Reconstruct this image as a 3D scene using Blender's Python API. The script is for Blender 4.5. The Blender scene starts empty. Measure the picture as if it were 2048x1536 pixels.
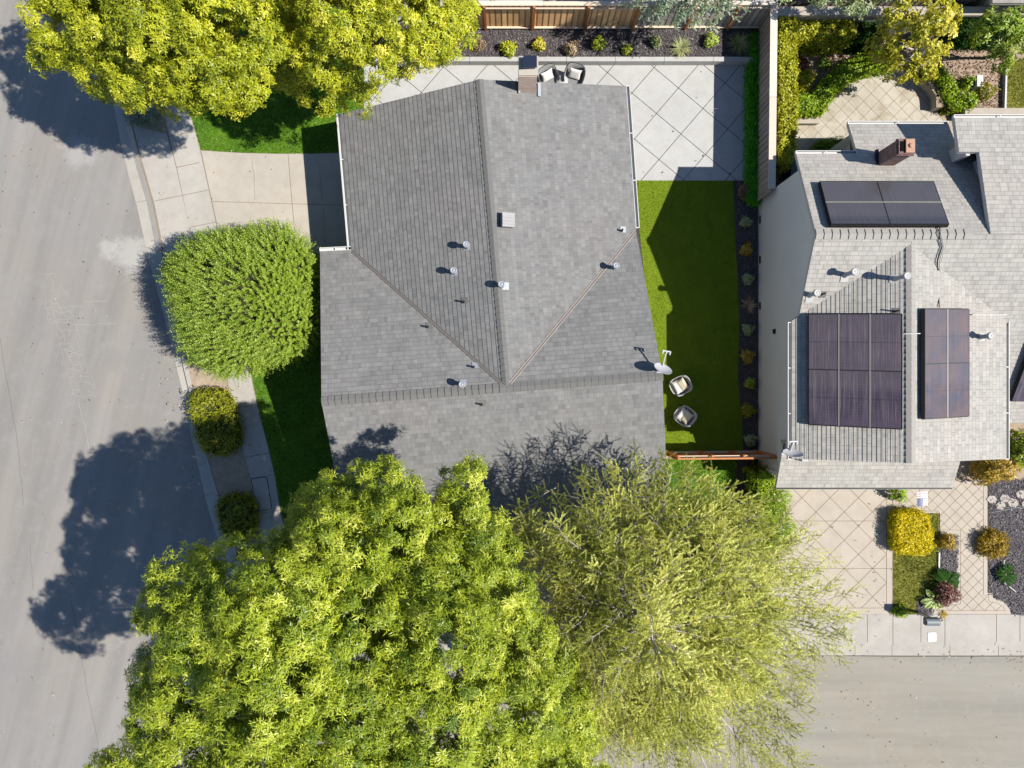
import bpy, bmesh, math, random
import numpy as np
from mathutils import Vector, Matrix

random.seed(7)
rng = np.random.default_rng(11)
SC = bpy.context.scene
COL = SC.collection

# ------------------------------------------------------------------ camera, sky, sun, exposure
H = 26.0            # drone height above the street, metres
F = 1420.0          # focal length in pixels of the 2048 px wide frame
cam_d = bpy.data.cameras.new('drone_camera')
cam_d.sensor_fit = 'HORIZONTAL'
cam_d.sensor_width = 36.0
cam_d.lens = F / 2048.0 * 36.0
cam_d.clip_end = 600.0
cam = bpy.data.objects.new('drone_camera', cam_d)
cam.location = (0, 0, H)
cam.rotation_euler = (0, 0, 0)
COL.objects.link(cam)
SC.camera = cam

SUN = Vector((0.785, -0.165, 1.0)).normalized()
SUN_ELEV = math.asin(SUN.z)
SUN_ROT = math.atan2(SUN.x, SUN.y)
world = bpy.data.worlds.new('World')
SC.world = world
world.use_nodes = True
wn = world.node_tree
bg = wn.nodes['Background']
sky = wn.nodes.new('ShaderNodeTexSky')
sky.sky_type = 'NISHITA'
sky.sun_disc = False
sky.sun_elevation = SUN_ELEV
sky.sun_rotation = SUN_ROT
sky.altitude = 100.0
sky.air_density = 1.0
sky.dust_density = 0.2
sky.ozone_density = 5.0
wn.links.new(sky.outputs['Color'], bg.inputs['Color'])
bg.inputs['Strength'].default_value = 0.09

sun_d = bpy.data.lights.new('sun', 'SUN')
sun_d.energy = 5.0
sun_d.angle = math.radians(0.5)
sun_d.color = (1.0, 0.95, 0.875)
sun_o = bpy.data.objects.new('sun', sun_d)
sun_o.rotation_euler = SUN.to_track_quat('Z', 'Y').to_euler()
sun_o.location = (40, -8, 50)
COL.objects.link(sun_o)

SC.view_settings.view_transform = 'Standard'
SC.view_settings.look = 'None'
SC.view_settings.exposure = 0.86
SC.view_settings.gamma = 1.0
SC.view_settings.use_curve_mapping = False
SC.render.engine = 'CYCLES'
SC.cycles.max_bounces = 6
SC.cycles.diffuse_bounces = 3
SC.cycles.glossy_bounces = 2
SC.cycles.transmission_bounces = 3

# ------------------------------------------------------------------ helpers: place, objects, mesh builder
def X(px, z=0.0): return (px - 1024.0) * (H - z) / F
def Y(py, z=0.0): return (768.0 - py) * (H - z) / F
def P(px, py, z=0.0): return Vector((X(px, z), Y(py, z), z))
def PL(pts, z=0.0): return [P(a, b, z) for a, b in pts]
ORG = {}

def meta(o, label=None, cat=None, group=None, kind=None):
    if label: o['label'] = label
    if cat: o['category'] = cat
    if group: o['group'] = group
    if kind: o['kind'] = kind
    return o

def thing(name, loc, label, cat, group=None):
    o = bpy.data.objects.new(name, None)
    o.empty_display_size = 0.2
    o.location = loc
    COL.objects.link(o)
    ORG[o.name] = Vector(loc)
    return meta(o, label, cat, group)

def link_mesh(name, me, parent=None, origin=None):
    """mesh coordinates are given in the world; they are re-based on the thing's origin"""
    if parent is not None: org = ORG[parent.name]
    else: org = Vector(origin) if origin is not None else Vector((0, 0, 0))
    me.transform(Matrix.Translation(-org))
    o = bpy.data.objects.new(name, me)
    COL.objects.link(o)
    ORG[o.name] = org
    if parent is not None: o.parent = parent
    else: o.location = org
    return o

class MB:
    def __init__(s): s.v = []; s.f = []; s.m = []; s.uv = []; s.sm = []; s.t = []; s.cur = .6
    def add(s, vs, fs, m=0, uvs=None, smooth=False):
        b = len(s.v)
        s.v += [tuple(v) for v in vs]
        for k, f in enumerate(fs):
            s.f.append(tuple(b + i for i in f)); s.m.append(m); s.sm.append(smooth); s.t.append(s.cur)
            s.uv.append([uvs[i] for i in f] if uvs else None)
        return s
    def poly(s, pts, m=0): return s.add(pts, [tuple(range(len(pts)))], m)
    def prism(s, pts, dz, m=0, bottom=True):
        """polygon (counter-clockwise from above or not) thickened downward by dz"""
        pts = [Vector(p) for p in pts]
        a = sum((pts[i].x * pts[(i+1) % len(pts)].y - pts[(i+1) % len(pts)].x * pts[i].y) for i in range(len(pts)))
        if a < 0: pts.reverse()
        n = len(pts)
        lo = [p - Vector((0, 0, dz)) for p in pts]
        fs = [tuple(range(n))]
        if bottom: fs.append(tuple(range(2*n-1, n-1, -1)))
        fs += [(i, n+i, n+(i+1) % n, (i+1) % n) for i in range(n)]
        return s.add(pts + lo, fs, m)
    def box(s, c, size, rot=0.0, m=0, mat=None):
        c = Vector(c); hx, hy, hz = [d/2 for d in size]
        R = mat if mat is not None else Matrix.Rotation(rot, 3, 'Z')
        vs = [c + R @ Vector((x, y, z)) for z in (-hz, hz) for x, y in ((-hx, -hy), (hx, -hy), (hx, hy), (-hx, hy))]
        return s.add(vs, [(3,2,1,0),(4,5,6,7),(0,1,5,4),(1,2,6,5),(2,3,7,6),(3,0,4,7)], m)
    def bar(s, a, b, w, h, m=0, up=Vector((0,0,1))):
        """box beam from a to b, w wide and h high"""
        a = Vector(a); b = Vector(b); d = (b-a); L = d.length
        x = d.normalized(); y = up.cross(x)
        if y.length < 1e-4: y = Vector((0,1,0)).cross(x)
        y.normalize(); z = x.cross(y)
        R = Matrix((x, y, z)).transposed()
        return s.box((a+b)/2, (L, w, h), m=m, mat=R)
    def tube(s, pts, radii, n=8, m=0, cap=True, smooth=True):
        pts = [Vector(p) for p in pts]
        if isinstance(radii, (int, float)): radii = [radii]*len(pts)
        vs = []; fs = []
        for i, p in enumerate(pts):
            d = (pts[min(i+1, len(pts)-1)] - pts[max(i-1, 0)]).normalized()
            u = Vector((1,0,0)) if abs(d.x) < .8 else Vector((0,1,0))
            a = d.cross(u).normalized(); b = d.cross(a)
            for k in range(n):
                t = 2*math.pi*k/n
                vs.append(p + (a*math.cos(t) + b*math.sin(t))*radii[i])
        for i in range(len(pts)-1):
            for k in range(n):
                fs.append((i*n+k, i*n+(k+1) % n, (i+1)*n+(k+1) % n, (i+1)*n+k))
        s.add(vs, fs, m, smooth=smooth)
        if cap:
            L = len(pts)-1
            s.add([vs[k] for k in range(n)], [tuple(range(n-1, -1, -1))], m)
            s.add([vs[L*n+k] for k in range(n)], [tuple(range(n))], m)
        return s
    def lathe(s, c, prof, n=16, m=0, smooth=True):
        c = Vector(c); vs = []; fs = []
        for r, z in prof:
            for k in range(n):
                t = 2*math.pi*k/n
                vs.append(c + Vector((r*math.cos(t), r*math.sin(t), z)))
        for i in range(len(prof)-1):
            for k in range(n):
                fs.append((i*n+k, i*n+(k+1) % n, (i+1)*n+(k+1) % n, (i+1)*n+k))
        fs.append(tuple((len(prof)-1)*n+k for k in range(n)))
        return s.add(vs, fs, m, smooth=smooth)
    def strip(s, pts, w, m=0, lift=0.004):
        """thin flat line along a polyline"""
        pts = [Vector(p) for p in pts]
        for a, b in zip(pts[:-1], pts[1:]):
            d = b-a
            if d.length < 1e-5: continue
            n = Vector((-d.y, d.x, 0)).normalized()*(w/2); u = Vector((0,0,lift))
            s.add([a-n+u, b-n+u, b+n+u, a+n+u], [(0,1,2,3)], m)
        return s
    def build(s, name, mats, parent=None, origin=None):
        me = bpy.data.meshes.new(name)
        me.from_pydata(s.v, [], s.f)
        for m in (mats if isinstance(mats, (list, tuple)) else [mats]): me.materials.append(m)
        me.polygons.foreach_set('material_index', s.m)
        me.polygons.foreach_set('use_smooth', s.sm)
        if any(u for u in s.uv):
            uvl = me.uv_layers.new(name='UVMap'); flat = []
            for f, u in zip(s.f, s.uv): flat += (u if u else [(0, 0)]*len(f))
            uvl.data.foreach_set('uv', np.array(flat, dtype=np.float32).ravel())
        if len(set(s.t)) > 1 or s.t[0] != 0: me.attributes.new('tint', 'FLOAT', 'FACE').data.foreach_set('value', np.array(s.t, dtype=np.float32))
        me.update()
        return link_mesh(name, me, parent, origin)

# ------------------------------------------------------------------ materials
class NT:
    def __init__(s, name):
        s.mat = bpy.data.materials.new(name); s.mat.use_nodes = True
        s.t = s.mat.node_tree; s.t.nodes.clear()
        s.out = s.t.nodes.new('ShaderNodeOutputMaterial')
        s.tc = s.t.nodes.new('ShaderNodeTexCoord')
    def n(s, typ, inp=None, **props):
        k = s.t.nodes.new(typ)
        for a, b in props.items(): setattr(k, a, b)
        for a, b in (inp or {}).items():
            if hasattr(b, 'links') and hasattr(b, 'is_output'): s.t.links.new(b, k.inputs[a])
            else: k.inputs[a].default_value = b
        return k
    def noise(s, vec, scale, detail=4, rough=.6, dist=0.0):
        return s.n('ShaderNodeTexNoise', {'Vector': vec, 'Scale': scale, 'Detail': detail, 'Roughness': rough, 'Distortion': dist}).outputs['Fac']
    def ramp(s, fac, stops, interp='LINEAR'):
        r = s.n('ShaderNodeValToRGB', {'Fac': fac}); cr = r.color_ramp; cr.interpolation = interp
        while len(cr.elements) < len(stops): cr.elements.new(0.5)
        for e, (p, c) in zip(cr.elements, stops):
            e.position = p; e.color = (c, c, c, 1) if isinstance(c, (int, float)) else (*c, 1)
        return r.outputs['Color']
    def mix(s, fac, a, b, mode='MIX'):
        k = s.n('ShaderNodeMix', data_type='RGBA', blend_type=mode)
        for idx, val in ((0, fac), (6, a), (7, b)):
            if hasattr(val, 'is_output'): s.t.links.new(val, k.inputs[idx])
            elif idx == 0: k.inputs[0].default_value = val
            else: k.inputs[idx].default_value = (val, val, val, 1) if isinstance(val, (int, float)) else (*val, 1)
        return k.outputs[2]
    def math(s, op, a, b=0.0):
        k = s.n('ShaderNodeMath', operation=op)
        for i, val in ((0, a), (1, b)):
            if hasattr(val, 'is_output'): s.t.links.new(val, k.inputs[i])
            else: k.inputs[i].default_value = val
        return k.outputs[0]
    def mapv(s, vec, scale=(1,1,1), rot=(0,0,0), loc=(0,0,0)):
        return s.n('ShaderNodeMapping', {'Vector': vec, 'Scale': scale, 'Rotation': rot, 'Location': loc}).outputs[0]
    def done(s, color, rough=.85, spec=.25, bump=None, bstr=.3, bdist=.02, metal=0.0):
        b = s.n('ShaderNodeBsdfPrincipled', {'Roughness': rough, 'Specular IOR Level': spec, 'Metallic': metal})
        if hasattr(color, 'is_output'): s.t.links.new(color, b.inputs['Base Color'])
        else: b.inputs['Base Color'].default_value = (*color, 1)
        if bump is not None:
            k = s.n('ShaderNodeBump', {'Height': bump, 'Strength': bstr, 'Distance': bdist})
            s.t.links.new(k.outputs[0], b.inputs['Normal'])
        s.t.links.new(b.outputs[0], s.out.inputs[0])
        return s.mat

def mul(c, k): return tuple(x*k for x in c)
KB = 0.79          # the exposure is set for the foliage; paving, roofs and paint sit a little lower

def M_plain(name, c, rough=.6, spec=.3, var=.12, scale=6, metal=0.0, bump=0.0):
    c = mul(c, KB); t = NT(name); o = t.tc.outputs['Object']
    col = t.mix(t.noise(o, scale), mul(c, 1-var), mul(c, 1+var))
    return t.done(col, rough, spec, t.noise(o, scale*6) if bump else None, bump, .01, metal)

def M_concrete(name, c, blot=.14, speck=.1, stain=None, warm=(1.0,1.0,1.0)):
    c = mul(c, KB); stain = mul(stain, KB) if stain else None; t = NT(name); o = t.tc.outputs['Object']
    col = t.mix(t.ramp(t.noise(o, .55, 6, .62, .4), [(.3, 0), (.7, 1)]), mul(c, 1-blot), tuple(a*b*(1+blot*.6) for a, b in zip(c, warm)))
    col = t.mix(t.ramp(t.noise(o, 2.6, 5, .7), [(.42, 0), (.62, 1)]), col, t.mix(1.0, col, (.93,.92,.9), 'MULTIPLY'))
    col = t.mix(t.math('MULTIPLY', t.noise(o, 60, 2), speck*2), col, mul(c, .62))
    if stain:
        col = t.mix(t.ramp(t.noise(o, 1.3, 6, .65, .8), [(.48, 0), (.66, .75)]), col, stain)
    spots = t.n('ShaderNodeTexVoronoi', {'Vector': o, 'Scale': 2.2}).outputs['Distance']
    col = t.mix(t.ramp(spots, [(.0, .7), (.035, .55), (.05, 0)]), col, mul(c, .55))
    return t.done(col, .88, .2, t.noise(o, 40, 3), .12, .01)

def M_asphalt(name, c, ang, warm, stains=()):
    c = mul(c, KB); t = NT(name); o = t.tc.outputs['Object']
    lng = t.mapv(o, rot=(0, 0, ang)); lng2 = t.mapv(lng, scale=(.07, 1, 1))
    col = t.mix(t.ramp(t.noise(lng2, 1.1, 6, .65), [(.32, 0), (.68, 1)]), mul(c, .84), tuple(a*b for a, b in zip(mul(c, 1.12), warm)))
    col = t.mix(t.ramp(t.noise(o, .25, 5, .6), [(.35, 0), (.65, 1)]), col, t.mix(1.0, col, (1.05, 1.0, .93), 'MULTIPLY'))
    col = t.mix(t.ramp(t.noise(o, 1.7, 6, .7, .5), [(.5, 0), (.75, .55)]), col, mul(c, 1.18))
    col = t.mix(t.math('MULTIPLY', t.noise(o, 95, 2, .8), .42), col, mul(c, .45))
    v = t.n('ShaderNodeTexVoronoi', {'Vector': o, 'Scale': 1.15}).outputs['Distance']
    col = t.mix(t.ramp(v, [(0, .85), (.022, .8), (.034, 0)]), col, (.05,.05,.055))
    v2 = t.n('ShaderNodeTexVoronoi', {'Vector': t.mapv(o, loc=(3.3, 1.7, 0)), 'Scale': 1.5}).outputs['Distance']
    col = t.mix(t.ramp(v2, [(0, .8), (.018, .7), (.03, 0)]), col, (.5,.5,.5))
    for sx, sy, sr, sc, amt in stains:
        dv = t.n('ShaderNodeVectorMath', {0: t.mapv(o, loc=(-sx, -sy, 0), scale=(1, 1, 0))}, operation='LENGTH').outputs['Value']
        dv = t.math('ADD', t.math('DIVIDE', dv, sr), t.math('MULTIPLY', t.math('SUBTRACT', t.noise(o, 1.6, 6, .75), .5), 2.2))
        col = t.mix(t.ramp(dv, [(.45, amt), (1.0, 0)]), col, sc)
    # branching hairline cracks in a worn belt, from a warped cell pattern
    w = t.n('ShaderNodeMixRGB', {'Fac': .35, 'Color1': o, 'Color2': t.n('ShaderNodeTexNoise', {'Vector': o, 'Scale': 1.4, 'Detail': 3}).outputs['Color']}).outputs[0]
    cr = t.n('ShaderNodeTexVoronoi', {'Vector': w, 'Scale': 2.6}, feature='DISTANCE_TO_EDGE').outputs['Distance']
    belt = t.ramp(t.noise(lng2, .8, 4, .7), [(.56, 0), (.63, .5)])
    col = t.mix(t.math('MULTIPLY', t.ramp(cr, [(0, 1), (.022, 0)]), belt), col, mul(c, 1.35))
    return t.done(col, .9, .2, t.noise(o, 120, 2, .8), .25, .01)

def M_shingle(name, a, b, bw, rh, mort, msize=.006, rough=.9):
    a = mul(a, KB); b = mul(b, KB); mort = mul(mort, KB); t = NT(name); uv = t.tc.outputs['UV']
    def br(width, off, c1, c2, mm, ms):
        k = t.n('ShaderNodeTexBrick', {'Vector': t.mapv(uv, loc=(off, 0, 0)), 'Color1': (*c1,1), 'Color2': (*c2,1), 'Mortar': (*mm,1), 'Scale': 1.0,
              'Mortar Size': ms, 'Mortar Smooth': .2, 'Bias': 0.0, 'Brick Width': width, 'Row Height': rh})
        k.offset = .37; k.offset_frequency = 3; return k
    k1 = br(bw, 0, a, b, mort, msize)
    k2 = br(bw*1.73, 5.31, mul(a, .93), mul(b, 1.05), mul(mort, 1.15), msize*.6)
    k3 = br(bw*.62, 2.77, (0,0,0), (1,1,1), (.5,.5,.5), 0.0)
    col = t.mix(.5, k1.outputs['Color'], k2.outputs['Color'])
    col = t.mix(t.ramp(k3.outputs['Color'], [(.62, 0), (.9, .6)]), col, t.mix(1.0, col, (1.16,1.15,1.13), 'MULTIPLY'))
    col = t.mix(t.ramp(k3.outputs['Color'], [(.06, .65), (.2, 0)]), col, t.mix(1.0, col, (.8,.8,.81), 'MULTIPLY'))
    o = t.tc.outputs['Object']
    col = t.mix(t.ramp(t.noise(o, .3, 4), [(.42, 0), (.68, 1)]), col, t.mix(1.0, col, (1.05, 1.01, 1.0), 'MULTIPLY'))
    col = t.mix(t.ramp(t.noise(t.mapv(uv, scale=(1.6, .22, 1)), 1.0, 5, .65), [(.45, 0), (.75, .6)]), col, t.mix(1.0, col, (.9, .9, .905), 'MULTIPLY'))
    col = t.mix(t.ramp(t.noise(o, 1.1, 5, .7), [(.55, 0), (.8, .5)]), col, t.mix(1.0, col, (1.15, 1.14, 1.12), 'MULTIPLY'))
    col = t.mix(t.math('MULTIPLY', t.noise(o, 70, 2), .3), col, mul(a, .6))
    return t.done(col, rough, .18, t.math('ADD', t.noise(o, 90, 2), t.math('MULTIPLY', k1.outputs['Fac'], -1.5)), .35, .012)

LK = 1.15
def M_leaf(name, c1, c2, c3=None, trans=.34, rough=.42, spec=.38):
    t = NT(name)
    at = t.n('ShaderNodeAttribute', attribute_name='tint').outputs['Fac']
    stops = [(0, mul(c1, LK)), (.6, mul(c2, LK))] + ([(1, mul(c3, LK))] if c3 else [])
    col = t.ramp(at, stops)
    b = t.n('ShaderNodeBsdfPrincipled', {'Base Color': col, 'Roughness': rough, 'Specular IOR Level': spec})
    tr = t.n('ShaderNodeBsdfTranslucent', {'Color': t.mix(1.0, col, (1.15, 1.1, .55), 'MULTIPLY')})
    mx = t.n('ShaderNodeMixShader', {'Fac': trans})
    t.t.links.new(b.outputs[0], mx.inputs[1]); t.t.links.new(tr.outputs[0], mx.inputs[2])
    t.t.links.new(mx.outputs[0], t.out.inputs[0])
    return t.mat

def M_chip(name, c1, c2, c3):
    t = NT(name)
    at = t.n('ShaderNodeAttribute', attribute_name='tint').outputs['Fac']
    return t.done(t.ramp(at, [(0, c1), (.7, c2), (1, c3)]), .85, .25)

def M_ground(name, c1, c2, scale=9, c3=None, f=.25, stretch=(1,1,1), bump=.5, bscale=30):
    t = NT(name); o = t.mapv(t.tc.outputs['Object'], scale=stretch)
    col = t.mix(t.ramp(t.noise(o, scale, 5, .7), [(.34, 0), (.66, 1)]), c1, c2)
    col = t.mix(t.ramp(t.noise(o, scale*.12, 4, .6), [(.35, 0), (.7, .55)]), col, mul(c2, 1.2))
    if c3: col = t.mix(t.ramp(t.noise(o, scale*4.3, 3, .8), [(.6, 0), (.72, 1)]), col, c3)
    return t.done(col, .95, .12, t.noise(o, bscale, 4, .8), bump, .03)

def M_wood(name, c1, c2, axis=2, scale=1.0):
    t = NT(name); o = t.tc.outputs['Object']
    st = [26, 26, 26]; st[axis] = 1.6
    info = t.n('ShaderNodeAttribute', attribute_name='tint').outputs['Fac']
    col = t.mix(t.noise(t.mapv(o, scale=st), scale, 4, .7), c1, c2)
    col = t.mix(info, t.mix(1.0, col, (.62,.58,.55), 'MULTIPLY'), t.mix(1.0, col, (1.18,1.15,1.1), 'MULTIPLY'))
    return t.done(col, .8, .2, t.noise(t.mapv(o, scale=st), 2, 3), .3, .01)

def set_tint(o, per_face):
    me = o.data
    a = me.attributes.new('tint', 'FLOAT', 'FACE')
    a.data.foreach_set('value', np.asarray(per_face, dtype=np.float32))

MAT = {}
MAT['patio'] = M_concrete('pale_concrete', (.432,.43,.416), .07, .06)
MAT['drive'] = M_concrete('driveway_concrete', (.41,.38,.335), .1, .08, None, (1.03,1.0,.95))
MAT['walk'] = M_concrete('sidewalk_concrete', (.41,.385,.345), .13, .1)
MAT['tan'] = M_concrete('tan_concrete', (.435,.385,.32), .08, .06)
MAT['tanb'] = M_concrete('tan_border_concrete', (.42,.36,.30), .06, .05)
MAT['joint'] = M_plain('joint_dark_grey', (.075,.07,.065), .95, .1)  # dark grey of scored joints, thin cracks and the cover rim
MAT['jointw'] = M_plain('joint_brown', (.22,.16,.11), .95, .1)
MAT['crack'] = M_plain('old_crack_filler', (.33,.32,.305), .95, .1)
MAT['asph'] = M_asphalt('asphalt', (.265,.258,.247), math.radians(-76), (1.03,1.0,.97), ((X(262), Y(508), .8, (.36,.35,.325), .5), (X(215), Y(500), .4, (.36,.35,.325), .4), (X(70), Y(640), .9, (.16,.155,.15), .4), (X(160), Y(300), .8, (.27,.26,.25), .6), (X(40), Y(1350), 1.3, (.17,.165,.155), .35), (X(230), Y(720), .6, (.17,.16,.15), .4)))
MAT['asph2'] = M_asphalt('asphalt_warm', (.29,.275,.24), 0.0, (1.02,1.0,.96))
MAT['dirt'] = M_ground('bare_dirt', (.20,.155,.11), (.29,.23,.17), 7, (.12,.09,.06))
MAT['litter'] = M_ground('litter_strewn_soil', (.19,.14,.105), (.30,.225,.17), 16, (.10,.07,.05))
MAT['mulch'] = M_ground('dark_mulch', (.035,.030,.030), (.075,.065,.066), 16, (.16,.14,.14))
MAT['lawnbase'] = M_ground('lawn_soil', (.035,.085,.008), (.075,.15,.012), 9)
MAT['lawnolive'] = M_ground('dry_lawn_soil', (.09,.095,.015), (.17,.165,.04), 9)
MAT['turf'] = M_ground('artificial_turf', (.094,.14,.008), (.125,.175,.010), 26, None, stretch=(1,.35,1), bump=.7, bscale=90)
MAT['stone'] = M_concrete('patio_stone', (.47,.43,.36), .16, .1, (.27,.22,.14))
MAT['flag'] = M_concrete('grey_path_stone', (.2,.2,.19), .2, .1)
MAT['shingle'] = M_shingle('grey_shingle', (.170,.170,.166), (.222,.221,.216), .18, .15, (.115,.113,.11))
MAT['shingle2'] = M_shingle('pale_shingle', (.35,.336,.305), (.41,.392,.358), .24, .14, (.16,.15,.135), .009)
MAT['cap'] = M_plain('ridge_cap_shingle', (.14,.138,.132), .9, .15, .2, 9)
MAT['cap2'] = M_plain('pale_ridge_cap', (.30,.285,.26), .9, .15, .12, 9)
MAT['white'] = M_plain('white_paint', (.55,.54,.52), .55, .3, .05)
MAT['cream'] = M_plain('cream_stucco', (.40,.37,.32), .9, .15, .06, 3, bump=.3)
MAT['stucco'] = M_plain('grey_stucco', (.70,.69,.665), .9, .15, .09, 1.2, bump=.4)
MAT['brown'] = M_plain('brown_flashing', (.15,.115,.10), .6, .3)
MAT['metal'] = M_plain('galvanised_metal', (.29,.31,.335), .55, .4, .12, 10, .2)
MAT['navy'] = M_plain('dark_blue_metal', (.02,.026,.055), .35, .5, .15, 8, .3)
MAT['dark'] = M_plain('dark_plastic', (.016,.016,.018), .5, .4)
MAT['black'] = M_plain('black_frame', (.006,.006,.007), .45, .4)
MAT['void'] = M_plain('flue_painted_dark', (.004,.004,.004), .95, .1)  # near-black colour painting the dark inside of the flue
MAT['glass'] = M_plain('window_glass', (.03,.04,.05), .08, .6)
MAT['post'] = M_wood('cedar_post', (.26,.10,.04), (.42,.19,.08))
MAT['cedar'] = M_wood('cedar_board', (.62,.36,.15), (.85,.60,.34))
MAT['red'] = M_wood('red_cedar', (.38,.13,.04), (.52,.21,.07))
MAT['grey'] = M_wood('weathered_board', (.27,.24,.22), (.50,.46,.43))
MAT['greyx'] = M_wood('weathered_rail', (.42,.36,.31), (.52,.46,.40), 0)
MAT['bark'] = M_wood('brown_bark', (.08,.06,.045), (.17,.14,.11))
MAT['palebark'] = M_wood('pale_bark', (.28,.26,.25), (.42,.39,.37))

# ------------------------------------------------------------------ foliage
def unit(a): return a / np.maximum(np.linalg.norm(a, axis=-1, keepdims=True), 1e-9)
def rdir(n): return unit(rng.normal(size=(n, 3)))

class Leaves:
    def __init__(s): s.V = []; s.T = []
    def add(s, base, d, nrm, L, W, tint, bend=.15, fold=.2):
        base = np.asarray(base); d = unit(d); side = unit(np.cross(d, nrm)); nrm = unit(np.cross(side, d))
        L = np.broadcast_to(np.asarray(L, float), (len(base),))[:, None]; W = np.broadcast_to(np.asarray(W, float), (len(base),))[:, None]
        mid = base + d*L*.48 + nrm*W*fold
        s.V.append(np.stack([base, mid + side*W*.5, base + d*L - nrm*L*bend, mid - side*W*.5], 1))
        s.T.append(np.clip(np.broadcast_to(tint, (len(base),)), 0, 1))
        return s
    def rosettes(s, c, out, k, L, W, tint, spread=(55, 85), jit=.25, bend=.2):
        n = len(c); out = unit(out)
        a = unit(np.cross(out, rdir(n))); b = np.cross(out, a)
        az = (np.arange(k)[None, :]/k*2*np.pi) + rng.uniform(0, 6.28, (n, 1)) + rng.normal(0, .3, (n, k))
        th = np.radians(rng.uniform(spread[0], spread[1], (n, k)))
        rad = a[:, None]*np.cos(az)[..., None] + b[:, None]*np.sin(az)[..., None]
        d = out[:, None]*np.cos(th)[..., None] + rad*np.sin(th)[..., None]
        d = d + rng.normal(0, jit*.4, d.shape)
        nr = out[:, None] + rng.normal(0, jit, d.shape)
        base = np.repeat(c[:, None], k, 1) + rng.normal(0, .02, d.shape)
        t = np.broadcast_to(np.asarray(tint)[:, None] if np.ndim(tint) else tint, (n, k)) + rng.normal(0, .12, (n, k))
        s.add(base.reshape(-1, 3), d.reshape(-1, 3), nr.reshape(-1, 3), L*rng.uniform(.7, 1.2, n*k), W*rng.uniform(.75, 1.2, n*k), t.ravel(), bend)
        return s
    def brushes(s, base, d, length, k, L, W, tint, splay=.8, taper=.5):
        """bottle-brush shoots: k needles set all round each shoot"""
        n = len(base); d = unit(d); length = np.broadcast_to(np.asarray(length, float), (n,))
        t = (np.arange(k)[None, :] + rng.uniform(0, 1, (n, k)))/k
        a = unit(np.cross(d, rdir(n))); b = np.cross(d, a)
        az = np.arange(k)[None, :]*2.4 + rng.uniform(0, 6.28, (n, 1))
        rad = a[:, None]*np.cos(az)[..., None] + b[:, None]*np.sin(az)[..., None]
        pos = base[:, None] + d[:, None]*(t*length[:, None])[..., None]
        nd = d[:, None]*.55 + rad*splay
        sz = (1 - taper*t)
        tt = np.broadcast_to(np.asarray(tint)[:, None] if np.ndim(tint) else tint, (n, k)) + rng.normal(0, .1, (n, k))
        s.add(pos.reshape(-1, 3), nd.reshape(-1, 3), (rad*.4 + d[:, None]).reshape(-1, 3) + rng.normal(0, .2, (n*k, 3)), (L*sz).ravel(), (W*np.sqrt(sz)).ravel(), tt.ravel(), .05)
        return s
    def build(s, name, mat, parent=None, origin=None):
        V = np.concatenate(s.V); T = np.concatenate(s.T); n = len(V)
        me = bpy.data.meshes.new(name)
        me.vertices.add(n*4); me.vertices.foreach_set('co', V.astype(np.float32).ravel())
        me.loops.add(n*4); me.loops.foreach_set('vertex_index', np.arange(n*4, dtype=np.int32))
        me.polygons.add(n); me.polygons.foreach_set('loop_start', np.arange(0, n*4, 4, dtype=np.int32))
        me.materials.append(mat)
        me.update(calc_edges=True)
        a = me.attributes.new('tint', 'FLOAT', 'FACE'); a.data.foreach_set('value', T.astype(np.float32))
        return link_mesh(name, me, parent, origin)

def lobe(px, py, z, r, rz=None):
    c = P(px, py, z); return (c.x, c.y, c.z, r, r, rz or r)

def clumps(lobes, dens, zmin=-.3, keep=.72):
    """points spread over the outside of a union of ellipsoids: centre, outward direction"""
    cs = []; os = []
    Lb = np.array(lobes)
    for i, (x, y, z, a, b, c) in enumerate(lobes):
        n = int(12.6*((a*b*c)**(2/3))*dens)
        d = rdir(n*3); d = d[d[:, 2] > zmin][:n]
        p = np.array([x, y, z]) + d*np.array([a, b, c])*rng.uniform(.78, 1.05, (len(d), 1))
        ok = np.ones(len(p), bool)
        for j, l in enumerate(lobes):
            if j == i: continue
            q = (p - l[:3])/np.array(l[3:])
            ok &= (q**2).sum(1) > keep**2
        cs.append(p[ok]); os.append(d[ok])
    return np.concatenate(cs), np.concatenate(os)

def limbs(mb, base, lobes, r0, fork=.35, n=7):
    """tapered trunk from base with a limb running into every lobe"""
    base = Vector(base)
    cx = sum(l[0] for l in lobes)/len(lobes); cy = sum(l[1] for l in lobes)/len(lobes); cz = sum(l[2] for l in lobes)/len(lobes)
    top = Vector((base.x*.6 + cx*.4, base.y*.6 + cy*.4, base.z + (cz-base.z)*fork))
    mid = (base+top)/2 + Vector((.06, -.05, 0))
    mb.tube([base, base + Vector((0, 0, .25)), mid, top], [r0*1.5, r0*1.1, r0, r0*.85], n)
    for l in lobes:
        e = Vector(l[:3]) + Vector((0, 0, l[5]*.3))
        m = top.lerp(e, .5) + Vector((random.uniform(-.25, .25), random.uniform(-.25, .25), random.uniform(0, .4)))
        mb.tube([top - Vector((0, 0, .1)), m, e], [r0*.5, r0*.3, r0*.07], 6)
        for q in range(3):
            s = m.lerp(e, random.uniform(.1, .7)); w = Vector((random.uniform(-1, 1), random.uniform(-1, 1), random.uniform(.1, .9))).normalized()*l[3]*.8
            mb.tube([s, s + w*.5 + Vector((0, 0, .1)), s + w], [r0*.16, r0*.1, r0*.03], 5)

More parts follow.
